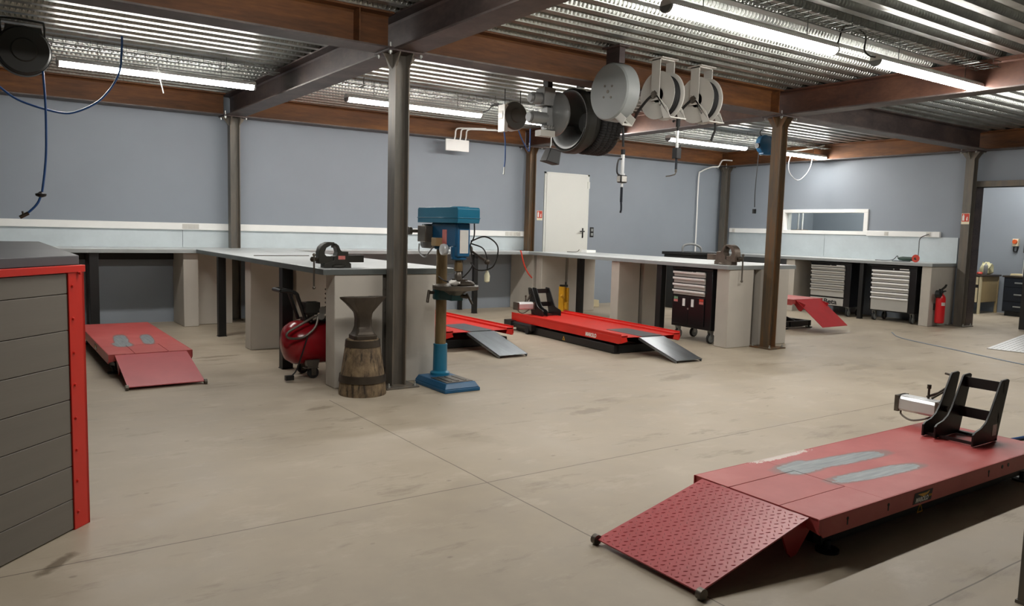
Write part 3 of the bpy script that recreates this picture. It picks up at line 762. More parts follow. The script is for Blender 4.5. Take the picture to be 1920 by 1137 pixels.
# ------------------------------------------------------------------ tool carts
def cart(label, loc, handles, z_low, kind, rz=0, w=.66, dpt=.42, ht=.895):
    t = thing('tool_cart', label, 'tool cart', loc, rz)
    h = w / 2
    m = MB().box(0, dpt, -h, h, .165, ht); m.build('cabinet_body', M_blackg, t, .008)
    MB().box(-.015, dpt + .01, -h - .01, h + .01, ht, ht + .03).build('cart_top', M_black, t, .006)
    a, b = -h + .035, h - .125                          # drawer field, wide side post on the right hand (-y) side
    a, b = -h + .11, h - .03
    zs = handles + [z_low]
    for i, zh in enumerate(handles):
        zl = zs[i + 1] + .012
        d = MB().box(-.012, 0, a, b, zl, zh).build('drawer', M_grill, t, .002)
        dz = zh - .012
        m = MB().prism([(-.012, dz - .014), (-.03, dz - .012), (-.034, dz + .004), (-.03, dz + .014), (-.012, dz + .012)], 'y', a - .004, b + .004)
        m.build('drawer_handle', M_handle if kind != 'dim' else M_grill, d)
    MB().cyl((-.008, 0, ht - .03), (0, 0, ht - .03), .011).build('lock', M_bolt, t)
    MB().box(-.004, 0, a + .02, a + .17, ht - .035, ht - .018).build('name_plate', M_print, t)
    if kind == 'doors':
        for s, y0, y1 in ((-1, a, (a + b) / 2 - .002), (1, (a + b) / 2 + .002, b)):
            dr = MB().box(-.012, 0, y0, y1, .2, z_low - .01).build('door', M_blackg, t, .003)
            yh = (a + b) / 2 + s * .075
            MB().box(-.02, -.012, yh - .02, yh + .02, z_low - .13, z_low - .035).build('door_handle', M_handle, dr)
            ys = (y0 + y1) / 2 + s * .085
            MB().box(-.0135, -.012, ys - .035, ys + .035, z_low - .05, z_low - .02).build('sticker', M_stk1 if s > 0 else M_signred, dr)
            MB().box(-.0135, -.012, ys - .035, ys + .035, z_low - .085, z_low - .055).build('sticker', M_stk2, dr)
        MB().cyl((-.018, (a + b) / 2, z_low - .16), (-.012, (a + b) / 2, z_low - .16), .012).build('lock', M_bolt, t)
    else:
        if kind == 'dim':
            p = MB().box(-.014, 0, a, b, .175, .30).build('logo_panel', M_grill, t, .002)
            text('logo_text', 'Beta', .12, M_printblk, p, frame((-.0155, (a + b) / 2 - .075, .235), (0, -1, 0), (0, 0, 1)), .001, .003, 0, .25)
            T = frame((-.0145, (a + b) / 2 + .115, .237), (0, -1, 0), (0, 0, 1))
            MB().prism([(.055 * math.cos(q), .042 * math.sin(q)) for q in [2 * PI * i / 6 + .52 for i in range(6)]], 'z', 0, .001, T).prism([(-.05, -.05), (.07, -.03), (.05, -.01)], 'z', 0, .001, T).build('logo_mark', M_printblk, p)
        else:
            pass
    for x in (.07, dpt - .07):
        for s in (-1, 1):
            c = MB().box(x - .035, x + .035, s * (h - .06) - .03, s * (h - .06) + .03, .155, .167).prism([(x - .03, .155), (x + .03, .155), (x + .015, .06), (x - .015, .06)], 'y', s * (h - .06) - .024, s * (h - .06) - .02).prism([(x - .03, .155), (x + .03, .155), (x + .015, .06), (x - .015, .06)], 'y', s * (h - .06) + .02, s * (h - .06) + .024).build('caster', M_bolt, t)
            y = s * (h - .06)
            MB().lathe([(.02, -.018), (.055, -.018), (.062, -.012), (.062, .012), (.055, .018), (.02, .018)], (x, y, .062), 'y', 20).build('wheel', M_rubber, c)
            MB().lathe([(.005, -.021), (.046, -.021), (.05, -.018), (.05, .018), (.046, .021), (.005, .021)], (x, y, .062), 'y', 16).build('wheel_hub', M_reelgrey, c)
    return t
x, y = p2(.1, .70)
cart('black tool cart with double doors and stickers under right peninsula', (x, y, 0), [.87, .795, .715, .635], .565, 'doors', -.045, .68)
cart('black tool cart with bright drawer fronts nearest the fire extinguisher', (12.28, 6.80, 0), [.84, .775, .71, .635, .555, .475, .395], .17, 'bright', 0, .76, .45)
cart('black tool cart with dim grey drawers and bold black lettering', (12.28, 7.93, 0), [.862, .825, .765, .69, .61, .53, .45], .315, 'dim', 0, .78, .45)

# ------------------------------------------------------------------ anvil on its stump
t = thing('wooden_stump', 'banded weathered wooden stump carrying the anvil', 'stump', (2.535, 5.715, 0))
m = MB().lathe([(.188, 0), (.19, .03), (.178, .14), (.165, .22), (.145, .36), (.13, .43), (.126, .445)], (0, 0, 0), 'z', 40); m.build('wood_block', M_wood, t)
MB().lathe([(.186, .105), (.19, .107), (.184, .165), (.178, .165), (.176, .12)], (0, 0, 0), 'z', 40).build('iron_band', M_castdk, t)
MB().lathe([(.14, .385), (.143, .386), (.137, .44), (.13, .44)], (0, 0, 0), 'z', 40).build('iron_band', M_castdk, t)
t = thing('anvil', 'dark forged anvil with two pointed horns standing on wooden stump', 'anvil', (2.535, 5.715, .445), -.08)
m = MB()
def rect(z, a, b): return [(-a, -b, z), (a, -b, z), (a, b, z), (-a, b, z)]
def loft(m, secs, axis=None):
    R = [[m.bm.verts.new(p) for p in s] for s in secs]
    m.skin(R)
oc = lambda z, a, b, k=.3: [(-a + a * k, -b, z), (a - a * k, -b, z), (a, -b + b * k, z), (a, b - b * k, z), (a - a * k, b, z), (-a + a * k, b, z), (-a, b - b * k, z), (-a, -b + b * k, z)]
loft(m, [oc(0, .094, .085, .2), oc(.03, .094, .085, .2), oc(.04, .084, .075, .2), oc(.065, .072, .066), oc(.10, .062, .055), (oc(.16, .06, .052)), oc(.20, .066, .052), oc(.25, .088, .054), oc(.29, .108, .056), oc(.335, .112, .056)])
# horns
def horn(s):
    secs = []
    for k, (x, bt, hw) in enumerate(((.06, .20, .05), (.10, .245, .05), (.14, .285, .042), (.17, .31, .026), (.19, .326, .01))):
        secs.append([(s * x, -hw, bt + .008), (s * x, -hw * .6, bt), (s * x, hw * .6, bt), (s * x, hw, bt + .008), (s * x, hw, .337), (s * x, -hw, .337)])
    loft(m, secs)
horn(-1); horn(1)
m.build('anvil_body', M_castdk, t, .003, ang=40)

# ------------------------------------------------------------------ red air compressor
t = thing('air_compressor', 'red tank air compressor on castors under the peninsula', 'compressor', (2.6, 6.62, 0))
m = MB().lathe([(.02, -.42), (.09, -.412), (.15, -.385), (.185, -.335), (.195, -.28), (.195, .28), (.185, .335), (.15, .385), (.02, .42)], (0, 0, .305), 'x', 36); m.build('air_tank', M_tank, t)
m = MB().box(-.22, .3, -.13, .13, .50, .515).box(-.24, -.2, -.05, .05, .49, .512); m.build('pump_plate', M_black, t)
m = MB().tube(smooth_path([(-.24, -.1, .5), (-.31, -.1, .70), (-.33, -.1, .745), (-.40, -.1, .77), (-.46, -.1, .77)], 5), .017, 10).tube(smooth_path([(-.24, .1, .5), (-.31, .1, .70), (-.33, .1, .745), (-.40, .1, .77), (-.46, .1, .77)], 5), .017, 10).cyl((-.46, -.1, .77), (-.46, .1, .77), .017)
m.build('push_handle', M_black, t)
m = MB().lathe([(.03, .5), (.03, .56), (.06, .56), (.062, .66), (.05, .67)], (-.20, -.1, 0), 'z', 14).box(-.27, -.14, -.17, -.06, .58, .67); m.build('pressure_switch', M_reelblk, t)
m = MB().lathe([(.035, -.03), (.035, -.02), (.01, -.019)], (-.12, -.16, .6), 'y', 16).lathe([(.03, -.03), (.03, -.02), (.01, -.019)], (-.14, -.17, .55), 'y', 16).tube([(-.2, -.1, .5), (-.16, -.15, .54), (-.14, -.16, .56)], .012, 8); m.build('pressure_gauge', M_bolt, t)
m = MB().lathe([(.1, .515), (.11, .53), (.11, .7), (.08, .78), (.07, .85), (.02, .86)], (.1, 0, 0), 'z', 18)
for k in range(6): m.lathe([(.125, .56 + k * .04), (.125, .57 + k * .04)], (.1, 0, 0), 'z', 18)
m.cyl((.1, 0, .62), (.35, 0, .62), .09, n=18); m.build('pump_head', M_castdk, t)
m = MB().tube(smooth_path([(-.2, -.18, .55), (-.30, -.2, .50), (-.44, -.2, .42), (-.42, -.21, .375), (-.30, -.215, .38), (-.2, -.21, .46), (-.16, -.18, .56)]), .011, 8); m.build('air_hose', M_steel, t)
m = MB().tube(smooth_path([(-.26, -.205, .40), (-.31, -.21, .25), (-.36, -.2, .1), (-.4, -.2, .05)]), .006, 6).box(-.46, -.39, -.225, -.185, .015, .055); m.build('power_cord', M_black, t)
for x, y in ((-.2, -.13), (-.2, .13), (.3, -.13), (.3, .13)):
    c = MB().prism([(-.06 + x, .165), (.06 + x, .165), (.045 + x, .098), (-.045 + x, .098)], 'y', y - .03, y + .03).box(x - .07, x + .05, y - .035, y + .035, .092, .1).box(x - .012, x + .03, y - .03, y - .024, .03, .095).box(x - .012, x + .03, y + .024, y + .03, .03, .095).build('caster_bracket', M_steel, t)
    MB().lathe([(.015, -.02), (.045, -.02), (.05, -.012), (.05, .012), (.045, .02), (.015, .02)], (x + .01, y, .05), 'y', 20).build('caster_wheel', M_rubber, c)

# ------------------------------------------------------------------ drill press
t = thing('drill_press', 'blue belt-cover pillar drill standing on floor beside steel column', 'drill press', (3.27, 5.64, 0))
m = MB().prism([(-.17, -.27), (.17, -.27), (.17, .25), (.14, .28), (-.14, .28), (-.17, .25)], 'z', 0, .03)
R0 = [(-.17, -.27), (.17, -.27), (.17, .27), (-.17, .27)]
m.hexa([(-.165, -.265, .03), (.165, -.265, .03), (.165, .265, .03), (-.165, .265, .03), (-.14, -.235, .075), (.14, -.235, .075), (.14, .245, .075), (-.14, .245, .075)])
m.build('base', M_bluedk, t, .006)
m = MB().box(-.125, .125, -.22, .05, .075, .08)
for x in (-.07, 0, .07): m.box(x - .012, x + .012, -.19, .02, .08, .084)
m.build('base_slots', M_steel, t)
PX, PY = .03, .17
MB().lathe([(.085, .07), (.085, .095), (.062, .11), (.06, .33), (.062, .335), (.06, .345)], (PX, PY, 0), 'z', 24).build('column_socket', M_blue, t)
MB().cyl((PX, PY, .1), (PX, PY, 1.24), .047, n=24).build('column', M_column_oil, t)
# round table with bracket and clamps
m = MB().lathe([(.05, .785), (.1, .82), (.19, .835), (.193, .84), (.193, .865), (.187, .87), (.01, .87)], (PX + .005, PY - .23, 0), 'z', 40); m.build('round_table', M_steel, t)
m = MB().lathe([(.07, .73), (.075, .74), (.075, .84), (.07, .85)], (PX, PY, 0), 'z', 20).box(PX - .05, PX + .06, PY - .26, PY - .02, .74, .81); m.build('table_bracket', simple('dark_teal_enamel', '#1a4a50', .4, 0, .1), t)
m = MB().cyl((PX - .07, PY, .79), (PX - .12, PY, .79), .014).cyl((PX - .12, PY, .81), (PX - .15, PY - .03, .71), .012).cyl((PX + .04, PY - .25, .78), (PX + .1, PY - .27, .77), .016).cyl((PX + .09, PY - .27, .80), (PX + .13, PY - .3, .71), .01); m.build('clamp_lever', M_castdk, t)
# head casting
HX = .03
m = MB().box(HX - .065, HX + .065, -.17, .25, 1.19, 1.385).lathe([(.06, 1.08), (.068, 1.09), (.068, 1.2)], (HX, -.11, 0), 'z', 20).lathe([(.066, 1.16), (.07, 1.17), (.07, 1.2)], (PX, PY, 0), 'z', 20).box(HX - .06, HX + .06, -.19, -.1, 1.11, 1.385); m.build('head_casting', M_bluedk, t, .012)
m = MB().prism([(-.25, 1.385), (-.26, 1.41), (-.26, 1.50), (-.245, 1.515), (.41, 1.515), (.425, 1.50), (.425, 1.385)], 'x', HX - .105, HX + .105)
m.box(HX - .11, HX + .11, -.266, .43, 1.425, 1.432).lathe([(.085, 1.51), (.08, 1.522), (.01, 1.524)], (HX, -.12, 0), 'z', 24)
m.build('belt_cover', M_blue, t, .012)
m = MB().box(HX - .04, HX + .04, -.1935, -.19, 1.14, 1.33); pl = m.build('instruction_plate', M_stk3, t)
m = MB().box(HX - .068, HX - .065, -.02, .05, 1.2, 1.33); m.build('switch_plate', M_stk2, t)
MB().lathe([(.02, -.115), (.045, -.11), (.05, -.09), (.045, -.07), (.03, -.065)], (HX, -.02, 1.165), 'x', 20).build('spring_housing', M_alu, t)
MB().lathe([(.03, .065), (.05, .07), (.052, .1), (.03, .115)], (HX, -.09, 1.17), 'x', 20).build('depth_hub', M_alu, t)
m = MB()
for a in (-.35, 1.75, 3.84):
    e = Vector((HX + .13, -.09 + math.cos(a) * -.27, 1.17 + math.sin(a) * .27))
    if a == -.35:
        m.cyl((HX + .11, -.09, 1.17), e, .01); m.sphere(e, .024)
m.cyl((HX + .115, -.09, 1.17), (HX + .13, -.09, 1.17), .03); m.build('feed_handle', M_castdk, t)
m = MB().lathe([(.035, .99), (.035, 1.05), (.028, 1.09)], (HX, -.11, 0), 'z', 18); m.build('quill', M_column_oil, t)
m = MB().lathe([(.012, .875), (.02, .885), (.03, .92), (.032, .96), (.02, .985), (.012, 1.0)], (HX, -.11, 0), 'z', 18).cyl((HX, -.11, .85), (HX, -.11, .89), .005); m.build('chuck', M_steel, t)
m = MB().lathe([(.01, 1.16), (.07, 1.165), (.085, 1.19), (.085, 1.34), (.07, 1.37), (.02, 1.375)], (HX - .01, .37, 0), 'z', 24); m.build('motor', M_motor, t)
m = MB().box(HX - .15, HX - .075, .2, .34, 1.22, 1.36); m.build('motor_junction_box', M_steel, t, .006)
m = MB().lathe([(.012, -.2), (.035, -.195), (.035, -.17), (.015, -.165), (.015, -.1)], (HX, .42, 1.31), 'x', 14); m.build('tension_knob', M_steel, t)
m = MB().box(HX - .13, HX - .066, .05, .13, 1.19, 1.26); m.build('wiring_box', simple('tan_wiring_box', '#9c845e', .5), t, .004)
m = MB().tube(smooth_path([(HX - .1, .4, 1.2), (HX - .12, .36, 1.13), (HX - .12, .26, 1.09), (HX - .12, .17, 1.14), (HX - .1, .1, 1.22)]), .006, 6); m.build('motor_cable', M_motor, t)
m = MB().tube(smooth_path([(HX + .09, -.2, 1.39), (HX + .09, -.2, 1.28), (HX + .08, -.16, 1.2), (HX + .12, -.14, 1.05), (HX + .07, -.1, .95), (HX - .02, -.08, .9), (HX - .06, 0, .9), (PX - .05, PY - .04, .93)], 8), .006, 6)
m.tube(smooth_path([(HX + .09, -.15, 1.24), (HX + .17, -.25, 1.28), (HX + .24, -.33, 1.2), (HX + .22, -.3, 1.04), (HX + .14, -.2, 1.0), (HX + .1, -.14, 1.06)], 8), .006, 6)
m.tube(smooth_path([(HX + .1, -.14, 1.22), (HX + .17, -.22, 1.18), (HX + .2, -.24, 1.08), (HX + .2, -.24, 1.0)], 6), .006, 6)
m.build('power_cable', M_black, t)
MB().lathe([(.006, .90), (.022, .91), (.024, .96), (.015, .985), (.008, 1.0)], (HX + .2, -.24, 0), 'z', 14).build('lamp_plug', simple('pale_socket_plastic', '#dad6b8', .4), t)
tag(MB().lathe([(.09, .0), (.095, .012), (.08, .03), (.045, .04)], (0, 0, 0), 'z', 20).box(-.08, .02, -.03, .03, .03, .05).box(-.09, -.05, -.045, .045, .03, .055).build('machine_vice', M_castdk, None, .003, loc=(3.36, 5.54, .871)), 'small dark machine vice lying on round drill table', 'vice')
m = MB(); v = []
random.seed(3)
m.sphere((0, 0, .02), .04, 10, (1.2, 1, .6))
for q in m.bm.verts: q.co += Vector([random.uniform(-.011, .011) for _ in range(3)])
tag(m.build('cleaning_rag', M_print, None, loc=(3.25, 5.50, .871), ang=80), 'crumpled white rag lying on round drill table', 'rag')

# ------------------------------------------------------------------ bench vices
def vice(label, loc, rz, mt, L, hook=False):
    t = thing('bench_vice', label, 'vice', loc, rz)
    k = L / .40
    S = Matrix.Scale(k, 4)
    m = MB()
    # fixed body with rear throat (profile in x-z, front at -x)
    m.prism([(-.125, 0), (.11, 0), (.11, .035), (.085, .05), (.085, .135), (.03, .135), (.015, .15), (.0, .185), (-.02, .20), (-.035, .205), (-.035, .185), (-.02, .17), (-.008, .13), (-.02, .10), (-.04, .095), (-.04, .06), (-.125, .035)], 'y', -.045, .045, S)
    m.lathe([(.07, 0), (.075, .004), (.075, .02), (.06, .03)], (0, 0, 0), 'z', 20)
    b = m.build('vice_body', mt, t, .004)
    m = MB().prism([(-.17, .035), (-.05, .035), (-.05, .095), (-.10, .095), (-.118, .11), (-.12, .13), (-.105, .165), (-.06, .19), (-.037, .196), (-.037, .212), (-.09, .212), (-.13, .195), (-.155, .17), (-.168, .13)], 'y', -.042, .042, S)
    m.build('front_jaw', mt, t, .004)
    m = MB().box(.05, .23, -.028, .028, .045, .105, S); m.build('slide_bar', mt, t, .003)
    m = MB().cyl(S @ Vector((-.22, 0, .07)), S @ Vector((-.15, 0, .07)), .016 * k).sphere(S @ Vector((-.205, 0, .07)), .024 * k)
    m.build('screw_head', M_castdk, t)
    m = MB().cyl(S @ Vector((-.207, -.03 * k, .105)), S @ Vector((-.207, -.03 * k, -.16)), .0075 * k, n=10).sphere(S @ Vector((-.207, -.03 * k, .108)), .014 * k).sphere(S @ Vector((-.207, -.03 * k, -.162)), .014 * k)
    m.build('vice_handle', M_steel, t)
    m = MB().box(-.005, .055, -.046, -.045, .07, .1, S); m.build('maker_label', M_stk2, t)
    m = MB().box(-.034, -.030, -.043, .043, .165, .2, S); m.build('jaw_plate', M_steel, t)
    return t
vice('dark olive bench vice clamped at front corner of the anvil peninsula', (2.48, 6.13, ZW), 0, M_vice, .40)
x, y = p2(.16, .235)
vice('worn brown bench vice on corner of peninsula by the rusty edged column', (x, y, ZW), PI / 2 - .045, M_vice2, .46)

# ------------------------------------------------------------------ fire extinguisher, signs, small wall things
t = thing('fire_extinguisher', 'red fire extinguisher hung on concrete end wall beside doorway column', 'fire extinguisher', (12.38, 6.07, .06))
MB().lathe([(.055, 0), (.068, .012), (.07, .03), (.07, .38), (.064, .41), (.05, .44), (.03, .455), (.028, .48)], (0, 0, 0), 'z', 28).build('cylinder', M_extred, t)
MB().box(-.02, .02, .07, .1, .2, .3).build('wall_bracket', M_black, t)
m = MB().lathe([(.03, .47), (.032, .5), (.02, .53)], (0, 0, 0), 'z', 14).prism([(-.03, .5), (.12, .56), (.15, .6), (.135, .605), (.1, .575), (-.03, .525)], 'y', -.012, .012).prism([(.0, .49), (.12, .51), (.14, .5), (.12, .495), (0, .475)], 'y', -.012, .012); m.build('valve_lever', M_black, t)
m = MB().tube(smooth_path([(-.02, 0, .5), (-.07, -.01, .53), (-.1, -.01, .5)]), .014, 8).lathe([(.02, -.02), (.05, .0), (.062, .06), (.055, .062)], (-.10, -.04, .46), 'y', 18); m.build('discharge_horn', M_black, t)
MB().prism([(.0705 * math.cos(a), .0705 * math.sin(a)) for a in [-2.5 + i * .12 for i in range(9)]] + [(.069 * math.cos(a), .069 * math.sin(a)) for a in [-2.5 + i * .12 for i in range(8, -1, -1)]], 'z', .28, .33).build('paper_label', M_stk3, t)
def ext_sign(label, o, x):
    t = thing('extinguisher_sign', label, 'sign', o)
    x = Vector(x)
    T = frame((0, 0, 0), x, (0, 0, 1))
    MB().prism([(-.06, -.085), (.06, -.085), (.06, .085), (-.06, .085)], 'z', 0, .003, T).build('sign_plate', M_signcream, t)
    p = MB().prism([(-.054, -.045), (.054, -.045), (.054, .08), (-.054, .08)], 'z', .003, .004, T).build('red_field', M_signred, t)
    m = MB()
    m.prism([(-.045, -.03), (-.015, -.03), (-.015, .04), (-.022, .052), (-.025, .07), (-.035, .07), (-.038, .052), (-.045, .04)], 'z', .004, .005, T)
    m.prism([(.012, -.02), (.024, -.03), (.036, -.02), (.03, .0), (.034, .02), (.024, .035), (.016, .015)], 'z', .004, .005, T)
    m.build('pictogram', M_print, p)
    return t
ext_sign('red and cream extinguisher sign on wall between brown column and cream door', (8.20, Y1, 1.60), (1, 0, 0))
ext_sign('red and cream extinguisher sign fixed to the doorway column', (XR - HB - .001, YF + .14, 1.70), (0, -1, 0))
t = thing('light_switch', 'black double switch on wall right of cream door', 'switch', (9.41, Y1, 1.33))
MB().box(-.042, .042, -.012, 0, -.09, .09).build('switch_frame', M_black, t, .003)
MB().box(-.025, .025, -.018, -.012, .015, .065).box(-.025, .025, -.018, -.012, -.065, -.015).build('rocker', M_reelgrey, t)
t = thing('junction_box', 'white box with three bent conduits high on back wall', 'junction box', (6.32, 10.72, 2.55))
MB().box(-.21, .21, -.03, .0, 0, .18).build('box_cover', M_white, t, .004)
for k in range(3):
    x = -.06 + k * .1
    MB().tube(smooth_path([(x, -.015, .15), (x + .02, -.015, .23), (x + .03, -.015, .32), (x + .07, -.015, .355), (x + .2, -.0, .37), (x + .6 + k * .1, .0, .40)], 5), .012, 8).build('conduit_pipe', M_white, t)
# back wall conduit in the far corner
cord([(12.17, 10.95, ZW - .6), (12.17, 10.95, 1.6), (12.17, 10.95, 2.5), (12.22, 10.93, 2.62), (12.3, 10.75, 2.70), (12.45, 10.7, 2.72), (12.52, 10.7, 2.80), (12.6, 10.7, 2.86), (12.9, 10.7, 2.87)], 'conduit_pipe', 'white conduit climbing wall in far corner and bending under ceiling', M_white, .014, 'conduit', 5)
cord([(12.72, 9.9, 2.93), (12.72, 9.2, 2.95), (12.72, 8.8, 2.97), (12.72, 8.6, 2.99), (12.72, 8.5, 3.01)], 'conduit_pipe', 'white conduit under ceiling above the far corner batten', M_white, .014, 'conduit', 5)

# ------------------------------------------------------------------ reels hanging from the ceiling
t = thing('covered_hose_reel', 'big closed light grey hose reel drum hung before rusty beam', 'hose reel', (4.87, 5.45, 2.62))
MB().lathe([(.005, -.075), (.245, -.07), (.258, -.055), (.262, .075), (.245, .085), (.01, .085)], (0, 0, 0), 'x', 48).build('drum_housing', M_reelgrey, t)
m = MB().cyl((-.078, 0, .0), (-.072, 0, 0), .016, n=10)
for a in range(4): m.cyl((-.078, .07 * math.cos(.9 + a * PI / 2), .07 * math.sin(.9 + a * PI / 2)), (-.07, .07 * math.cos(.9 + a * PI / 2), .07 * math.sin(.9 + a * PI / 2)), .011, n=8)
m.build('cover_bolt', M_steel, t)
MB().box(-.03, .04, -.09, .09, .25, .395).box(-.06, .07, -.12, .12, .395, .41).build('ceiling_bracket', M_dark_steel, t, .004)
T = frame((.005, -.14, -.275), (1, 0, 0), (0, .8, .6))
ho = MB().box(-.06, .06, -.065, -.035, -.004, .004, T).box(-.06, .06, .035, .065, -.004, .004, T).box(-.06, -.03, -.035, .035, -.004, .004, T).box(.03, .06, -.035, .035, -.004, .004, T).box(-.06, -.055, -.065, .065, 0, .07, T).box(.055, .06, -.065, .065, 0, .07, T).build('hose_outlet', M_reelwhite, t)
# oil dispensing gun hanging from it
t = thing('dispensing_gun', 'oil dispensing gun with digital meter hanging from grey drum', 'dispensing gun', (4.875, 5.30, 1.52))
MB().tube(smooth_path([(-.005, .02, .83), (-.01, 0, .74), (0, 0, .6)]), .011, 8).cyl((0, 0, .53), (0, 0, .575), .02).build('hose', M_rubber, t)
m = MB().cyl((0, 0, .36), (0, 0, .54), .016).cyl((.004, 0, .33), (.004, 0, .36), .022).cyl((0, 0, .235), (0, 0, .28), .012); m.build('gun_body', M_alu, t)
m = MB().tube(smooth_path([(-.015, .0, .49), (-.05, .0, .48), (-.065, .0, .42), (-.06, .0, .36), (-.02, .0, .34)], 6), .008, 8); m.build('trigger_guard', M_black, t)
mm = MB().box(-.042, .042, -.03, .03, .275, .345).build('flow_meter', M_black, t, .012)
MB().box(-.043, -.0415, -.02, .02, .285, .335).box(-.03, .03, -.0315, -.0295, .285, .335).build('meter_display', M_stk3, mm)
m = MB().cyl((0, 0, .10), (0, 0, .24), .012).tube([(0, 0, .1), (.004, 0, .06), (.004, 0, .03), (-.004, 0, .005)], .009, 8); m.build('spout', M_navy, t)
def open_reel(label, loc, txt):
    t = thing('open_hose_reel', label, 'hose reel', loc, 0, 'white open hose reels')
    R = .225
    for s in (-1, 1):
        m = MB().lathe([(.07, s * .05), (.12, s * .062), (R - .015, s * .055), (R, s * .062), (R + .002, s * .068), (R - .015, s * .064), (.12, s * .07), (.07, s * .06)], (0, 0, 0), 'x', 40); m.build('side_disc', M_reelwhite, t)
    MB().cyl((-.06, 0, 0), (.06, 0, 0), .11, n=28).build('hub_drum', M_reelwhite, t)
    m = MB()
    for k in range(4): m.tube([(-.036 + k * .024, .185 * math.cos(a), .185 * math.sin(a)) for a in [2 * PI * i / 36 for i in range(36)]], .013, 8, True)
    m.build('coiled_hose', M_rubber, t)
    dz = ZD - loc[2]
    m = MB().box(-.098, -.09, -.055, .055, -.05, dz - .03).box(-.098, .098, -.055, .055, dz - .04, dz - .03).box(.09, .098, -.055, .055, -.05, dz - .03).box(-.11, .11, -.09, .09, dz - .03, dz - .02)
    m.prism([(-.05, -.02), (.03, .05), (-.17, -.13), (-.215, -.225), (-.13, -.225)], 'x', -.106, -.098).prism([(-.05, -.02), (.03, .05), (-.17, -.13), (-.215, -.225), (-.13, -.225)], 'x', .098, .106)
    m.box(-.106, .106, -.225, -.13, -.235, -.225)
    m.build('support_arm', M_reelwhite, t)
    m = MB().cyl((-.125, 0, 0), (-.1, 0, 0), .03).cyl((-.115, 0, 0), (-.108, 0, 0), .04, n=6); m.build('swivel_joint', M_steel, t)
    m = MB().tube(smooth_path([(-.115, .02, -.005), (-.12, .09, -.05), (-.11, .2, -.13), (-.06, .3, -.18)]), .013, 8); m.build('feed_hose', M_rubber, t)
    text('maker_text', txt, .045, M_printblk, t, frame((-.1075, -.09, -.1), (0, -.62, -.78), (0, -.78, .62)), .0004, .0006)
    return t
open_reel('white open hose reel hung beside the big grey drum', (5.50, 5.46, 2.665), 'S')
open_reel('white open hose reel hung farthest from the grey drum', (6.04, 5.46, 2.68), 'Samoa')
t = thing('grease_gun', 'black sleeved grease gun hanging from middle hose reel', 'dispensing gun', (5.535, 5.27, 1.86))
MB().tube([(-.01, 0, .58), (0, 0, .52), (0, 0, .46)], .011, 8).cyl((0, 0, .50), (0, 0, .57), .02).build('hose', M_rubber, t)
m = MB().cyl((0, 0, .30), (0, 0, .46), .014).cyl((0, 0, .22), (0, 0, .26), .014); m.build('gun_body', M_alu, t)
MB().box(-.03, .03, -.03, .03, .20, .30).tube([(.03, 0, .29), (.05, 0, .33)], .006).build('hand_grip', M_black, t, .006)
m = MB().cyl((0, 0, .10), (0, 0, .21), .012); m.build('rubber_sleeve', M_navy, t)
m = MB().cyl((0, 0, .07), (0, 0, .1), .011).tube([(0, 0, .07), (-.01, 0, .05), (-.05, .03, .035), (-.08, .05, .03)], .006, 8); m.build('spout', M_steel, t)
cord([(6.05, 5.27, 2.45), (6.06, 5.27, 2.38), (6.03, 5.27, 2.32), (6.01, 5.27, 2.27)], 'hose_end', 'short black hose end hanging from farthest white reel', M_rubber, .012, 'hose')

# exhaust extraction reel with motor and ribbed hose
t = thing('exhaust_hose_reel', 'large black exhaust hose reel with grey motor slung behind rusty beam', 'exhaust hose reel', (5.35, 6.45, 2.49))
RR = .335
m = MB().lathe([(.10, .02), (.27, -.16), (.295, -.205), (.315, -.215), (RR, -.19), (RR, -.1), (.305, -.06), (.28, .0), (.28, .26), (.30, .28), (.05, .28)], (0, 0, 0), 'x', 48); m.build('reel_drum', M_reelblk, t)
A0 = [math.radians(a) for a in range(-160, -9, 10)]     # grey segment plate at the foot of the open side
m = MB(); P = []
for rr, xx in ((.13, -.02), (.21, -.12), (.292, -.212)): P.append([m.bm.verts.new((xx, rr * math.cos(a), rr * math.sin(a))) for a in A0])
for a, b in zip(P, P[1:]):
    for k in range(len(A0) - 1): m.bm.faces.new((a[k], a[k + 1], b[k + 1], b[k]))
ic = m.build('inner_cone', M_motor, t)
sd = ic.modifiers.new('s', 'SOLIDIFY'); sd.thickness = .006
m = MB()
n = 150
for k in range(4):
    x = .04 + k * .066; RM = .288
    rings = []
    for i in range(n):
        a = 2 * PI * i / n; r = .043 if i % 2 else .035
        c = Vector((x, RM * math.cos(a), RM * math.sin(a))); u = Vector((1, 0, 0)); v = Vector((0, math.cos(a), math.sin(a)))
        rings.append(m.ring(c, u, v, r, 10))
    m.skin(rings + [rings[0]], False, False)
m.build('ribbed_hose', M_rubber, t, 0, ang=60)
m = MB().lathe([(.03, -.46), (.18, -.43), (.225, -.385), (.225, -.365), (.18, -.32), (.03, -.29)], (0, 0, .05), 'x', 36); m.build('fan_housing', M_motor, t)
m = MB().cyl((-.66, .03, .19), (-.5, .03, .19), .06, n=20).cyl((-.69, .03, .19), (-.66, .03, .19), .045, n=16).box(-.56, -.42, -.05, .1, .12, .30); m.build('drive_motor', M_motor, t, .004)
m = MB().cyl((-.70, 0, -.01), (-.5, 0, -.01), .062, n=22).cyl((-.72, 0, -.01), (-.70, 0, -.01), .05, n=22).cyl((-.5, 0, -.01), (-.42, 0, -.01), .04, n=16).box(-.52, -.44, -.05, .05, -.12, .1)
for k in range(4): m.cyl((-.54 + k * .035, .0, -.07), (-.54 + k * .035, -.06, -.1), .018, n=8)
m.build('blower_motor', M_motor, t, .003)
m = MB().box(-.56, .36, .0, .06, .40, .46).box(-.5, -.44, -.02, .06, .1, .54).box(.3, .36, -.02, .06, .0, .54).box(-.06, .0, 0, .06, .36, .54); m.build('hanging_frame', M_black, t)
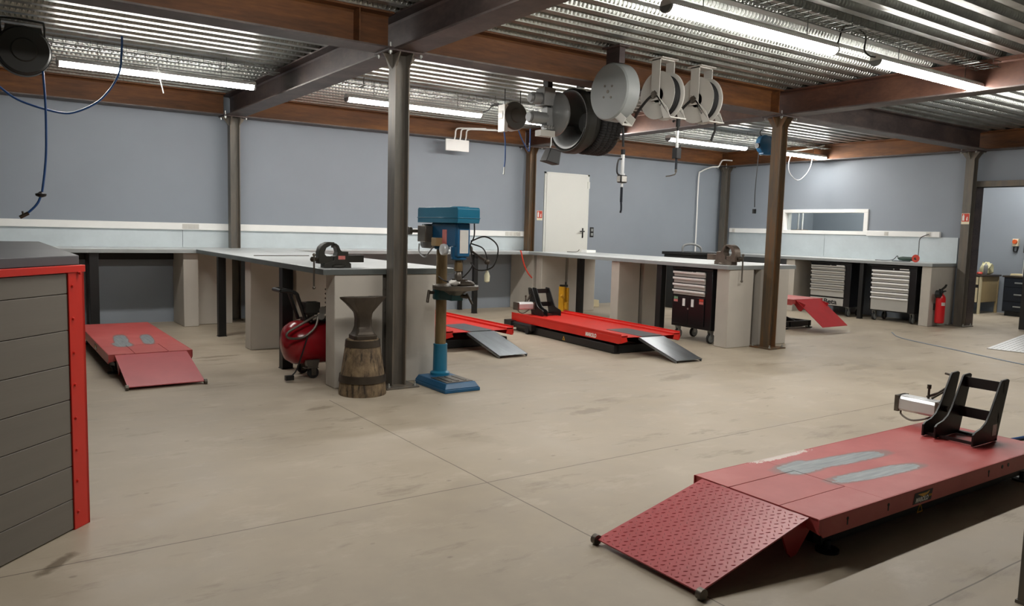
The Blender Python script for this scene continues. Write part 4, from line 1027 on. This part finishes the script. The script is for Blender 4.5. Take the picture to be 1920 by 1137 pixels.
m = MB().tube([(-.47, -.02, -.1), (-.47, -.02, -.2)], .008, 8).box(-.6, -.42, -.06, .04, -.19, -.13); m.build('counterweight', M_reelwhite, t)
m = MB().tube([(-.46, -.05, -.18), (-.46, -.05, -.26), (-.47, -.05, -.3)], .007, 6); m.build('release_chain', M_bolt, t)
T = frame((-.45, -.05, -.39), (1, 0, -.2), (.2, 0, 1))
m = MB().hexa([T @ Vector(q) for q in ((-.095, -.07, -.06), (.075, -.07, -.06), (.075, -.07, .06), (-.095, -.07, .06), (-.06, .07, -.05), (.075, .07, -.05), (.075, .07, .05), (-.06, .07, .05))]); m.build('nozzle_flap', M_black, t, .006)
m = MB().cyl((.2, -.32, -.17), (.2, -.34, -.19), .02); m.build('hose_stop', M_steel, t)

def round_reel(name, label, loc, R, dep, face_m, rim_m, hook):
    t = thing(name, label, 'hose reel', loc)
    MB().lathe([(.01, -dep / 2 - .012), (R * .45, -dep / 2 - .014), (R * .5, -dep / 2 - .002), (R * .93, -dep / 2), (R, -dep / 2 + .02), (R, dep / 2), (.01, dep / 2)], (0, 0, 0), 'y', 44).build('reel_case', face_m, t)
    MB().lathe([(R + .001, -dep / 2 + .035), (R + .008, -dep / 2 + .04), (R + .008, dep / 2), (R, dep / 2 + .002)], (0, 0, 0), 'y', 44).build('rim_band', rim_m, t)
    return t
t = round_reel('black_hose_reel', 'round black hose reel with hanging blue hose at upper left', (.405, 8.0, 2.755), .20, .13, M_reelblk, M_reelblk, 0)
m = MB().tube(smooth_path([(-.16, .02, .12), (-.165, .02, .23), (-.14, .02, .262), (.12, .02, .262), (.155, .02, .24), (.16, .02, .12)], 5), .009, 8).prism([(-.15, .10), (.15, .10), (.13, .2), (-.13, .2)], 'y', -.05, .06); m.build('hanging_bracket', M_reelblk, t)
t2 = tag(MB().tube(smooth_path([(.54, 7.97, 2.60), (.552, 7.97, 2.3), (.545, 7.97, 1.9), (.514, 7.97, 1.61), (.49, 7.97, 1.51), (.455, 7.97, 1.44), (.38, 7.97, 1.36)]), .0095, 8).build('air_hose', M_bluehose), 'blue air hose hanging down from the black reel', 'hose')
MB().lathe([(.012, 0), (.04, .012), (.045, .03), (.02, .04), (.012, .05)], (.497, 7.97, 1.515), 'z', 18).build('hose_stop', M_black, t2)
MB().cyl((.40, 7.97, 1.375), (.335, 7.97, 1.335), .016).cyl((.36, 7.965, 1.36), (.355, 7.965, 1.39), .008).build('air_coupling', M_castdk, t2)
cord([(1.17, 8.0, 3.0), (1.164, 8.0, 2.87), (1.133, 8.0, 2.65), (.99, 8.0, 2.42), (.8, 8.0, 2.29), (.65, 8.0, 2.265), (.376, 8.0, 2.33), (.226, 8.0, 2.43), (.1, 8.0, 2.55), (.08, 8.0, 2.7), (.21, 8.0, 2.76)], 'air_hose', 'blue feed hose swinging in an arc beneath the black reel', M_bluehose, .0095, 'hose')
t = round_reel('small_cable_reel', 'small dark faced white hose reel left of exhaust reel', (5.46, 7.92, 2.72), .17, .13, simple('dark_grey_reel_face', '#4a4640', .5, 0, .1), M_reelwhite, 0)
MB().box(-.17, -.12, -.06, .075, -.2, .12).build('side_cover', M_reelwhite, t)
for a, b in ((-.13, .1), (.1, .13)): MB().tube([(a, 0, b), (a, 0, .31)], .006, 6).build('hanging_strap', M_black, t)
t2 = tag(MB().tube(smooth_path([(5.33, 7.92, 2.53), (5.35, 7.92, 2.4), (5.355, 7.92, 2.2), (5.345, 7.92, 2.1)]), .0085, 8).build('air_hose', M_bluehose), 'short dark blue hose hanging from the small reel', 'hose')
MB().tube([(5.345, 7.92, 2.1), (5.343, 7.92, 2.04), (5.335, 7.92, 2.01)], .009, 8).build('air_coupling', M_bolt, t2)
cord([(5.57, 7.98, 2.60), (5.63, 7.98, 2.48), (5.72, 7.98, 2.35), (5.755, 7.98, 2.325), (5.765, 7.98, 2.38), (5.765, 7.98, 2.6)], 'air_hose', 'pale blue hose hanging in a V right of small reel', M_bluehose, .008, 'hose')
t = thing('cable_balancer', 'blue spring balancer hanging half hidden behind rusty edged column', 'balancer', (10.42, 8.05, 2.80))
m = MB().lathe([(.01, -.06), (.13, -.055), (.15, -.04), (.15, .04), (.13, .055), (.01, .06)], (0, 0, 0), 'y', 28).box(-.06, .15, -.05, .05, -.16, .14); m.build('balancer_case', M_bluedk, t, .008)
MB().tube(smooth_path([(-.04, 0, .13), (-.1, 0, .15), (-.1, 0, .2), (-.05, 0, .23)]), .008, 6).build('suspension_hook', M_black, t)
MB().cyl((-.17, 0, -.03), (-.12, 0, -.03), .04).build('tension_knob', M_black, t)
m = MB().tube(smooth_path([(-.11, 0, -.14), (-.13, 0, -.4), (-.15, 0, -.75), (-.14, 0, -1.0)]), .007, 6).box(-.165, -.12, -.02, .02, -1.1, -1.03); m.build('suspension_cable', M_black, t)
tag(MB().tube([(1.55, YL - .1, 2.9), (1.56, YL - .1, 2.78), (1.6, YL - .1, 2.6)], .005, 6).build('cable_end', M_cable), 'short white cable end dangling below leftmost batten', 'cable')

# ------------------------------------------------------------------ tools and small things
t = thing('angle_grinder', 'dark green angle grinder with red disc lying on right wall bench', 'angle grinder', (12.42, 6.66, ZW))
m = MB().lathe([(.02, -.08), (.032, -.07), (.034, .08), (.025, .14), (.012, .16)], (0, 0, .05), 'y', 18); m.build('grinder_body', M_green, t)
m = MB().lathe([(.02, -.14), (.036, -.13), (.036, -.08)], (0, 0, .05), 'y', 18).cyl((.0, -.13, .05), (-.05, -.15, .06), .022); m.build('gear_head', M_castdk, t)
m = MB().cyl((-.04, -.15, .063), (-.047, -.15, .063), .062, n=28); m.build('cutting_disc', M_signred, t)
m = MB().tube(smooth_path([(0, .16, .05), (.02, .19, .09), (.0, .24, .03), (-.02, .35, .008), (.0, .55, .008)]), .006, 6).tube([(-.02, .25, .008), (.03, .1, .008), (.05, -.02, .01)], .006, 6); m.build('mains_lead', M_black, t)
cord([(12.94, 6.62, 1.444), (12.87, 6.63, 1.43), (12.75, 6.66, 1.37), (12.66, 6.62, 1.2), (12.58, 6.58, 1.0)], 'power_cable', 'black cable plugged into right trunking running down to grinder', M_black, .006)
t = thing('hydraulic_jack', 'yellow upright jack standing on floor under the right peninsula', 'jack', (7.70, 9.62, 0), .2)
m = MB().box(-.07, -.03, -.05, .05, .0, .46).box(.03, .075, -.05, .05, 0, .44).box(-.1, .1, -.09, .09, 0, .03); m.build('jack_frame', M_yellow, t, .004)
MB().cyl((0, 0, .03), (0, 0, .47), .022).build('jack_ram', M_yellow, t)
m = MB().box(-.06, .05, -.04, .04, .455, .49).cyl((.04, 0, .48), (.04, 0, .53), .014); m.build('jack_head', M_black, t)
m = MB().cyl((-.07, -.06, .28), (-.16, -.08, .33), .018).lathe([(.03, .1), (.035, .22)], (-.01, -.06, 0), 'z', 12); m.build('jack_lever', M_yellow, t)
tag(MB().hexa([(-.07, -.06, 0), (.07, -.06, 0), (.07, .06, 0), (-.07, .06, 0), (-.08, -.06, .14), (.06, -.06, .12), (.06, .06, .12), (-.08, .06, .14)]).build('cream_block', M_cream, None, .006, loc=(9.15, 10.55, 0)), 'small cream block on floor beneath far end of right peninsula', 'block')
tag(MB().box(-.1, .1, -.07, .07, 0, .045).build('white_box', M_white, None, .004, loc=(8.42, 9.9, ZW)), 'flat white box on right peninsula worktop before cream door', 'box')
tag(MB().tube(smooth_path([(7.27, 10.24, 1.0), (7.27, 10.22, .985), (7.30, 10.22, .88), (7.35, 10.22, .75), (7.42, 10.22, .64), (7.5, 10.22, .56)]), .012, 6).build('red_strap', M_signred), 'red strap hanging from bench end beside brown rear column', 'strap')
tag(MB().tube(smooth_path([(8.0, 9.95, ZW + .012), (8.1, 9.9, ZW + .01), (8.2, 9.92, ZW + .02), (8.22, 9.9, ZW + .05)]), .006, 6).build('wire_offcut', M_steel), 'short piece of dark wire on worktop left of the white box', 'wire')
tag(MB().box(-.3, .3, -.015, .015, 0, .008).build('steel_rule', M_steel, None, loc=(2.75, 8.35, ZW)), 'thin steel rule lying on pale worktop behind the dark vice', 'ruler')
t = thing('parts_washer', 'black parts washer tank behind right peninsula with grey hose', 'parts washer', (10.72, 9.75, 0))
MB().box(-.35, .35, -.32, .32, 0, .97).build('washer_tank', M_black, t, .01)
MB().box(-.38, .38, -.35, .35, .97, 1.02).build('washer_rim', M_black, t, .006)
MB().tube(smooth_path([(-.1, .1, 1.0), (-.1, .1, 1.1), (-.05, .08, 1.15), (.1, .02, 1.16), (.2, -.05, 1.1), (.22, -.06, 1.0)]), .02, 8).build('flexible_spout', M_motor, t)
# aluminium tread ramp at the right
t = thing('tread_plate_ramp', 'aluminium tread plate ramp lying on floor at right border', 'ramp', (10.49, 4.53, 0), .13)
T = frame((0, 0, .004), (1, 0, .04), (0, 1, 0))
MB().box(0, 2.3, -1.9, 0, 0, .006, T).build('ramp_sheet', M_alu, t)
m = MB(); random.seed(5); k = 0; u = .03
while u < 2.28:
    v = -1.87; q = 0
    while v < -.02:
        a = PI / 4 if (q + k) % 2 else -PI / 4; c, s_ = math.cos(a), math.sin(a)
        p = [T @ Vector((u + dx * c - dy * s_, v + dx * s_ + dy * c, .006)) for dx, dy in ((-.02, 0), (0, -.007), (.02, 0), (0, .007))]
        pk = T @ Vector((u, v, .010)); V = [m.bm.verts.new(i) for i in p + [pk]]
        for f in ((0, 1, 4), (1, 2, 4), (2, 3, 4), (3, 0, 4)): m.bm.faces.new([V[i] for i in f])
        v += .052; q += 1
    u += .052; k += 1
m.build('raised_pattern', M_bolt, t)
cord([(5.2, 2.22, .012), (5.45, 2.27, .012), (5.7, 2.29, .012), (6.1, 2.27, .012), (7, 2.4, .012), (8, 2.9, .012)], 'air_hose', 'blue hose on floor behind wheel clamp of nearest lift', M_bluehose, .012, 'hose')
cord([(10.9, 6.0, .006), (10.4, 5.58, .006), (10.0, 4.75, .006), (9.52, 3.72, .006), (9.3, 3.0, .006)], 'air_hose', 'thin blue hose crossing open floor near tread plate ramp', simple('faded_blue_hose', '#8896a6', .5), .0055, 'hose')

# ------------------------------------------------------------------ adjoining room behind the doorway
t = tag(thing('door_2', 'dark steel door frame with lintel right of doorway column', 'door', (X1, 5.0, 0)), kind='structure')
MB().box(-.02, .21, .95, .965, 0, 2.2).build('door_jamb', M_dark_steel, t)
MB().box(-.06, .22, -1.4, .965, 2.2, 2.29).build('door_lintel', M_colm, t)
t = thing('sliding_door', 'black sliding steel door standing open in doorway at right border', 'sliding door', (13.26, 4.4, 0))
MB().box(0, .05, -.8, .90, .01, 2.2).build('door_panel', M_black, t, .004)
t = thing('desk', 'cream and tan office desk seen through doorway', 'desk', (15.35, 6.84, 0))
m = MB().box(-.01, .75, -.04, 1.3, .70, .73); m.build('desk_top', simple('dark_brown_desk_top', '#3a3028', .4), t, .003)
for x in (0, .68):
    MB().box(x, x + .035, -.02, .02, 0, .70).build('desk_leg', M_tan if x else M_cream, t)
MB().box(.035, .68, -.012, .0, .22, .70).build('side_panel', M_tan, t)
MB().box(.0, .6, .02, .46, .21, .70).build('pedestal', M_black, t)
MB().box(-.012, .0, .03, .45, .55, .69).build('drawer', M_cream, t, .003)
MB().box(-.012, .0, .03, .45, .22, .49).build('drawer', M_cream, t, .003)
t = thing('drawer_unit', 'dark navy drawer cabinet with silver handles seen through doorway', 'drawer cabinet', (15.6, 6.20, 0))
MB().box(0, .55, -.32, .34, .08, .71).build('cabinet_body', M_navy, t, .004)
MB().box(-.02, .57, -.35, .37, .71, .74).build('cabinet_top', M_castdk, t, .003)
for z0, z1 in ((.54, .69), (.28, .52), (.1, .26)):
    d = MB().box(-.012, 0, -.30, .32, z0, z1).build('drawer', M_navy, t, .002)
    MB().box(-.03, -.012, -.07, .15, (z0 + z1) / 2 - .012, (z0 + z1) / 2 + .012).build('drawer_handle', M_bolt, d)
MB().box(.02, .5, -.3, .3, 0, .08).build('plinth', M_black, t)
m = MB(); random.seed(11)
m.sphere((0, 0, .11), .13, 14, (1, .85, .95))
for q in m.bm.verts: q.co += Vector([random.uniform(-.03, .03) for _ in range(3)])
for q in m.bm.verts: q.co.z = max(q.co.z, 0)
tag(m.build('plastic_bag', M_bag, None, loc=(15.9, 6.99, .73), ang=70), 'crumpled pale yellow plastic bag on office desk', 'bag')
tag(MB().lathe([(.03, 0), (.035, .01), (.035, .16), (.03, .18), (.012, .2), (.01, .22)], (0, 0, 0), 'z', 18).build('grey_bottle', M_motor, None, loc=(15.66, 6.90, .73)), 'grey spray bottle in front of yellow bag on desk', 'bottle')
def blob(label, loc, s, mt, nm, sd):
    random.seed(sd); m = MB(); m.sphere((0, 0, s[2]), 1, 10, s)
    for q in m.bm.verts: q.co = Vector((q.co.x, q.co.y, max(0, q.co.z))) + Vector([random.uniform(-.006, .006) for _ in range(2)] + [0])
    tag(m.build(nm, mt, None, loc=loc), label, 'rag')
blob('red cloth on office desk left of grey bottle', (15.50, 6.93, .73), (.06, .05, .03), M_signred, 'red_cloth', 1)
blob('red cloth bundle on desk nearest the doorway column', (15.46, 7.10, .73), (.07, .07, .03), M_extred, 'red_cloth', 2)
tag(MB().lathe([(.04, 0), (.045, .02), (.03, .1), (.02, .16), (.012, .17)], (0, 0, 0), 'z', 14).build('clear_bottle', M_reelwhite, None, loc=(15.62, 7.20, .73)), 'pale bottle standing on desk behind red cloth bundle', 'bottle')
tag(MB().cyl((0, 0, 0), (0, 0, .3), .04, n=20).build('metal_tube', M_alu, None, loc=(15.74, 6.26, .74)), 'upright silver metal tube on navy drawer cabinet', 'tube')
tag(MB().box(-.1, .1, -.1, .1, 0, .15).build('cardboard_box', M_tan, None, .004, loc=(16.02, 6.28, .74)), 'tan cardboard box behind silver tube on cabinet', 'box')
tag(MB().box(-.1, .1, -.12, .1, 0, .02).box(-.08, .1, -.1, .1, .02, .035).build('paper_stack', M_cream, None, .002, loc=(15.82, 6.40, .74)), 'low stack of cream papers on cabinet beside silver tube', 'papers')
t = thing('isolator_switch', 'yellow isolator switch with red knob on far office wall', 'switch', (16.2, 6.63, 1.35))
MB().box(-.07, 0, -.05, .05, -.07, .07).build('switch_box', M_signcream, t, .006)
MB().cyl((-.1, 0, .015), (-.07, 0, .015), .04, n=18).build('rotary_knob', M_orange, t)
MB().tube(smooth_path([(-.03, .03, -.08), (-.03, .03, -.16), (-.03, -.02, -.17), (-.03, -.04, -.08)]), .012, 7).build('switch_cable', M_black, t)
tag(MB().box(-.12, 0, -.1, .1, -.18, .2).build('control_box', M_castdk, None, .006, loc=(16.2, 6.36, 1.34)), 'dark control box on office wall right of isolator switch', 'box')
t = thing('stand_machine', 'machine top with two upright white rods seen through interior window', 'machine', (14.5, 10.15, 0))
MB().box(-.25, .25, -.15, .15, 0, 1.42).build('machine_cabinet', M_motor, t, .01)
MB().box(-.12, .12, -.13, .13, 1.42, 1.5).build('rod_base', M_column_oil, t, .01)
for y in (-.05, .05): MB().cyl((0, y, 1.5), (0, y, 2.0), .018).build('guide_rod', M_white, t)

# ------------------------------------------------------------------ camera, world, view
cam = bpy.data.cameras.new('camera'); co = bpy.data.objects.new('camera', cam); COL.objects.link(co)
R = Matrix(((0.8218041563573354, -0.569138724165862, 0.026814944502334348), (0.03228457692315821, 0.09350098802940797, 0.9950956091403567), (-0.5688546692141158, -0.8169079984260036, 0.09521390350636583)))
Mw = R.transposed().to_4x4(); Mw.translation = Vector((0, 0, 1.35)); co.matrix_world = Mw
cam.sensor_width = 36; cam.lens = 1451.748 / 1920 * 36; cam.clip_start = .02
SC.camera = co
w = bpy.data.worlds.new('world'); SC.world = w; w.use_nodes = True
w.node_tree.nodes['Background'].inputs[0].default_value = (.5, .55, .6, 1); w.node_tree.nodes['Background'].inputs[1].default_value = .02
SC.view_settings.view_transform = 'Standard'; SC.view_settings.look = 'None'; SC.view_settings.gamma = 1; SC.view_settings.use_curve_mapping = False
SC.view_settings.exposure = 1.83
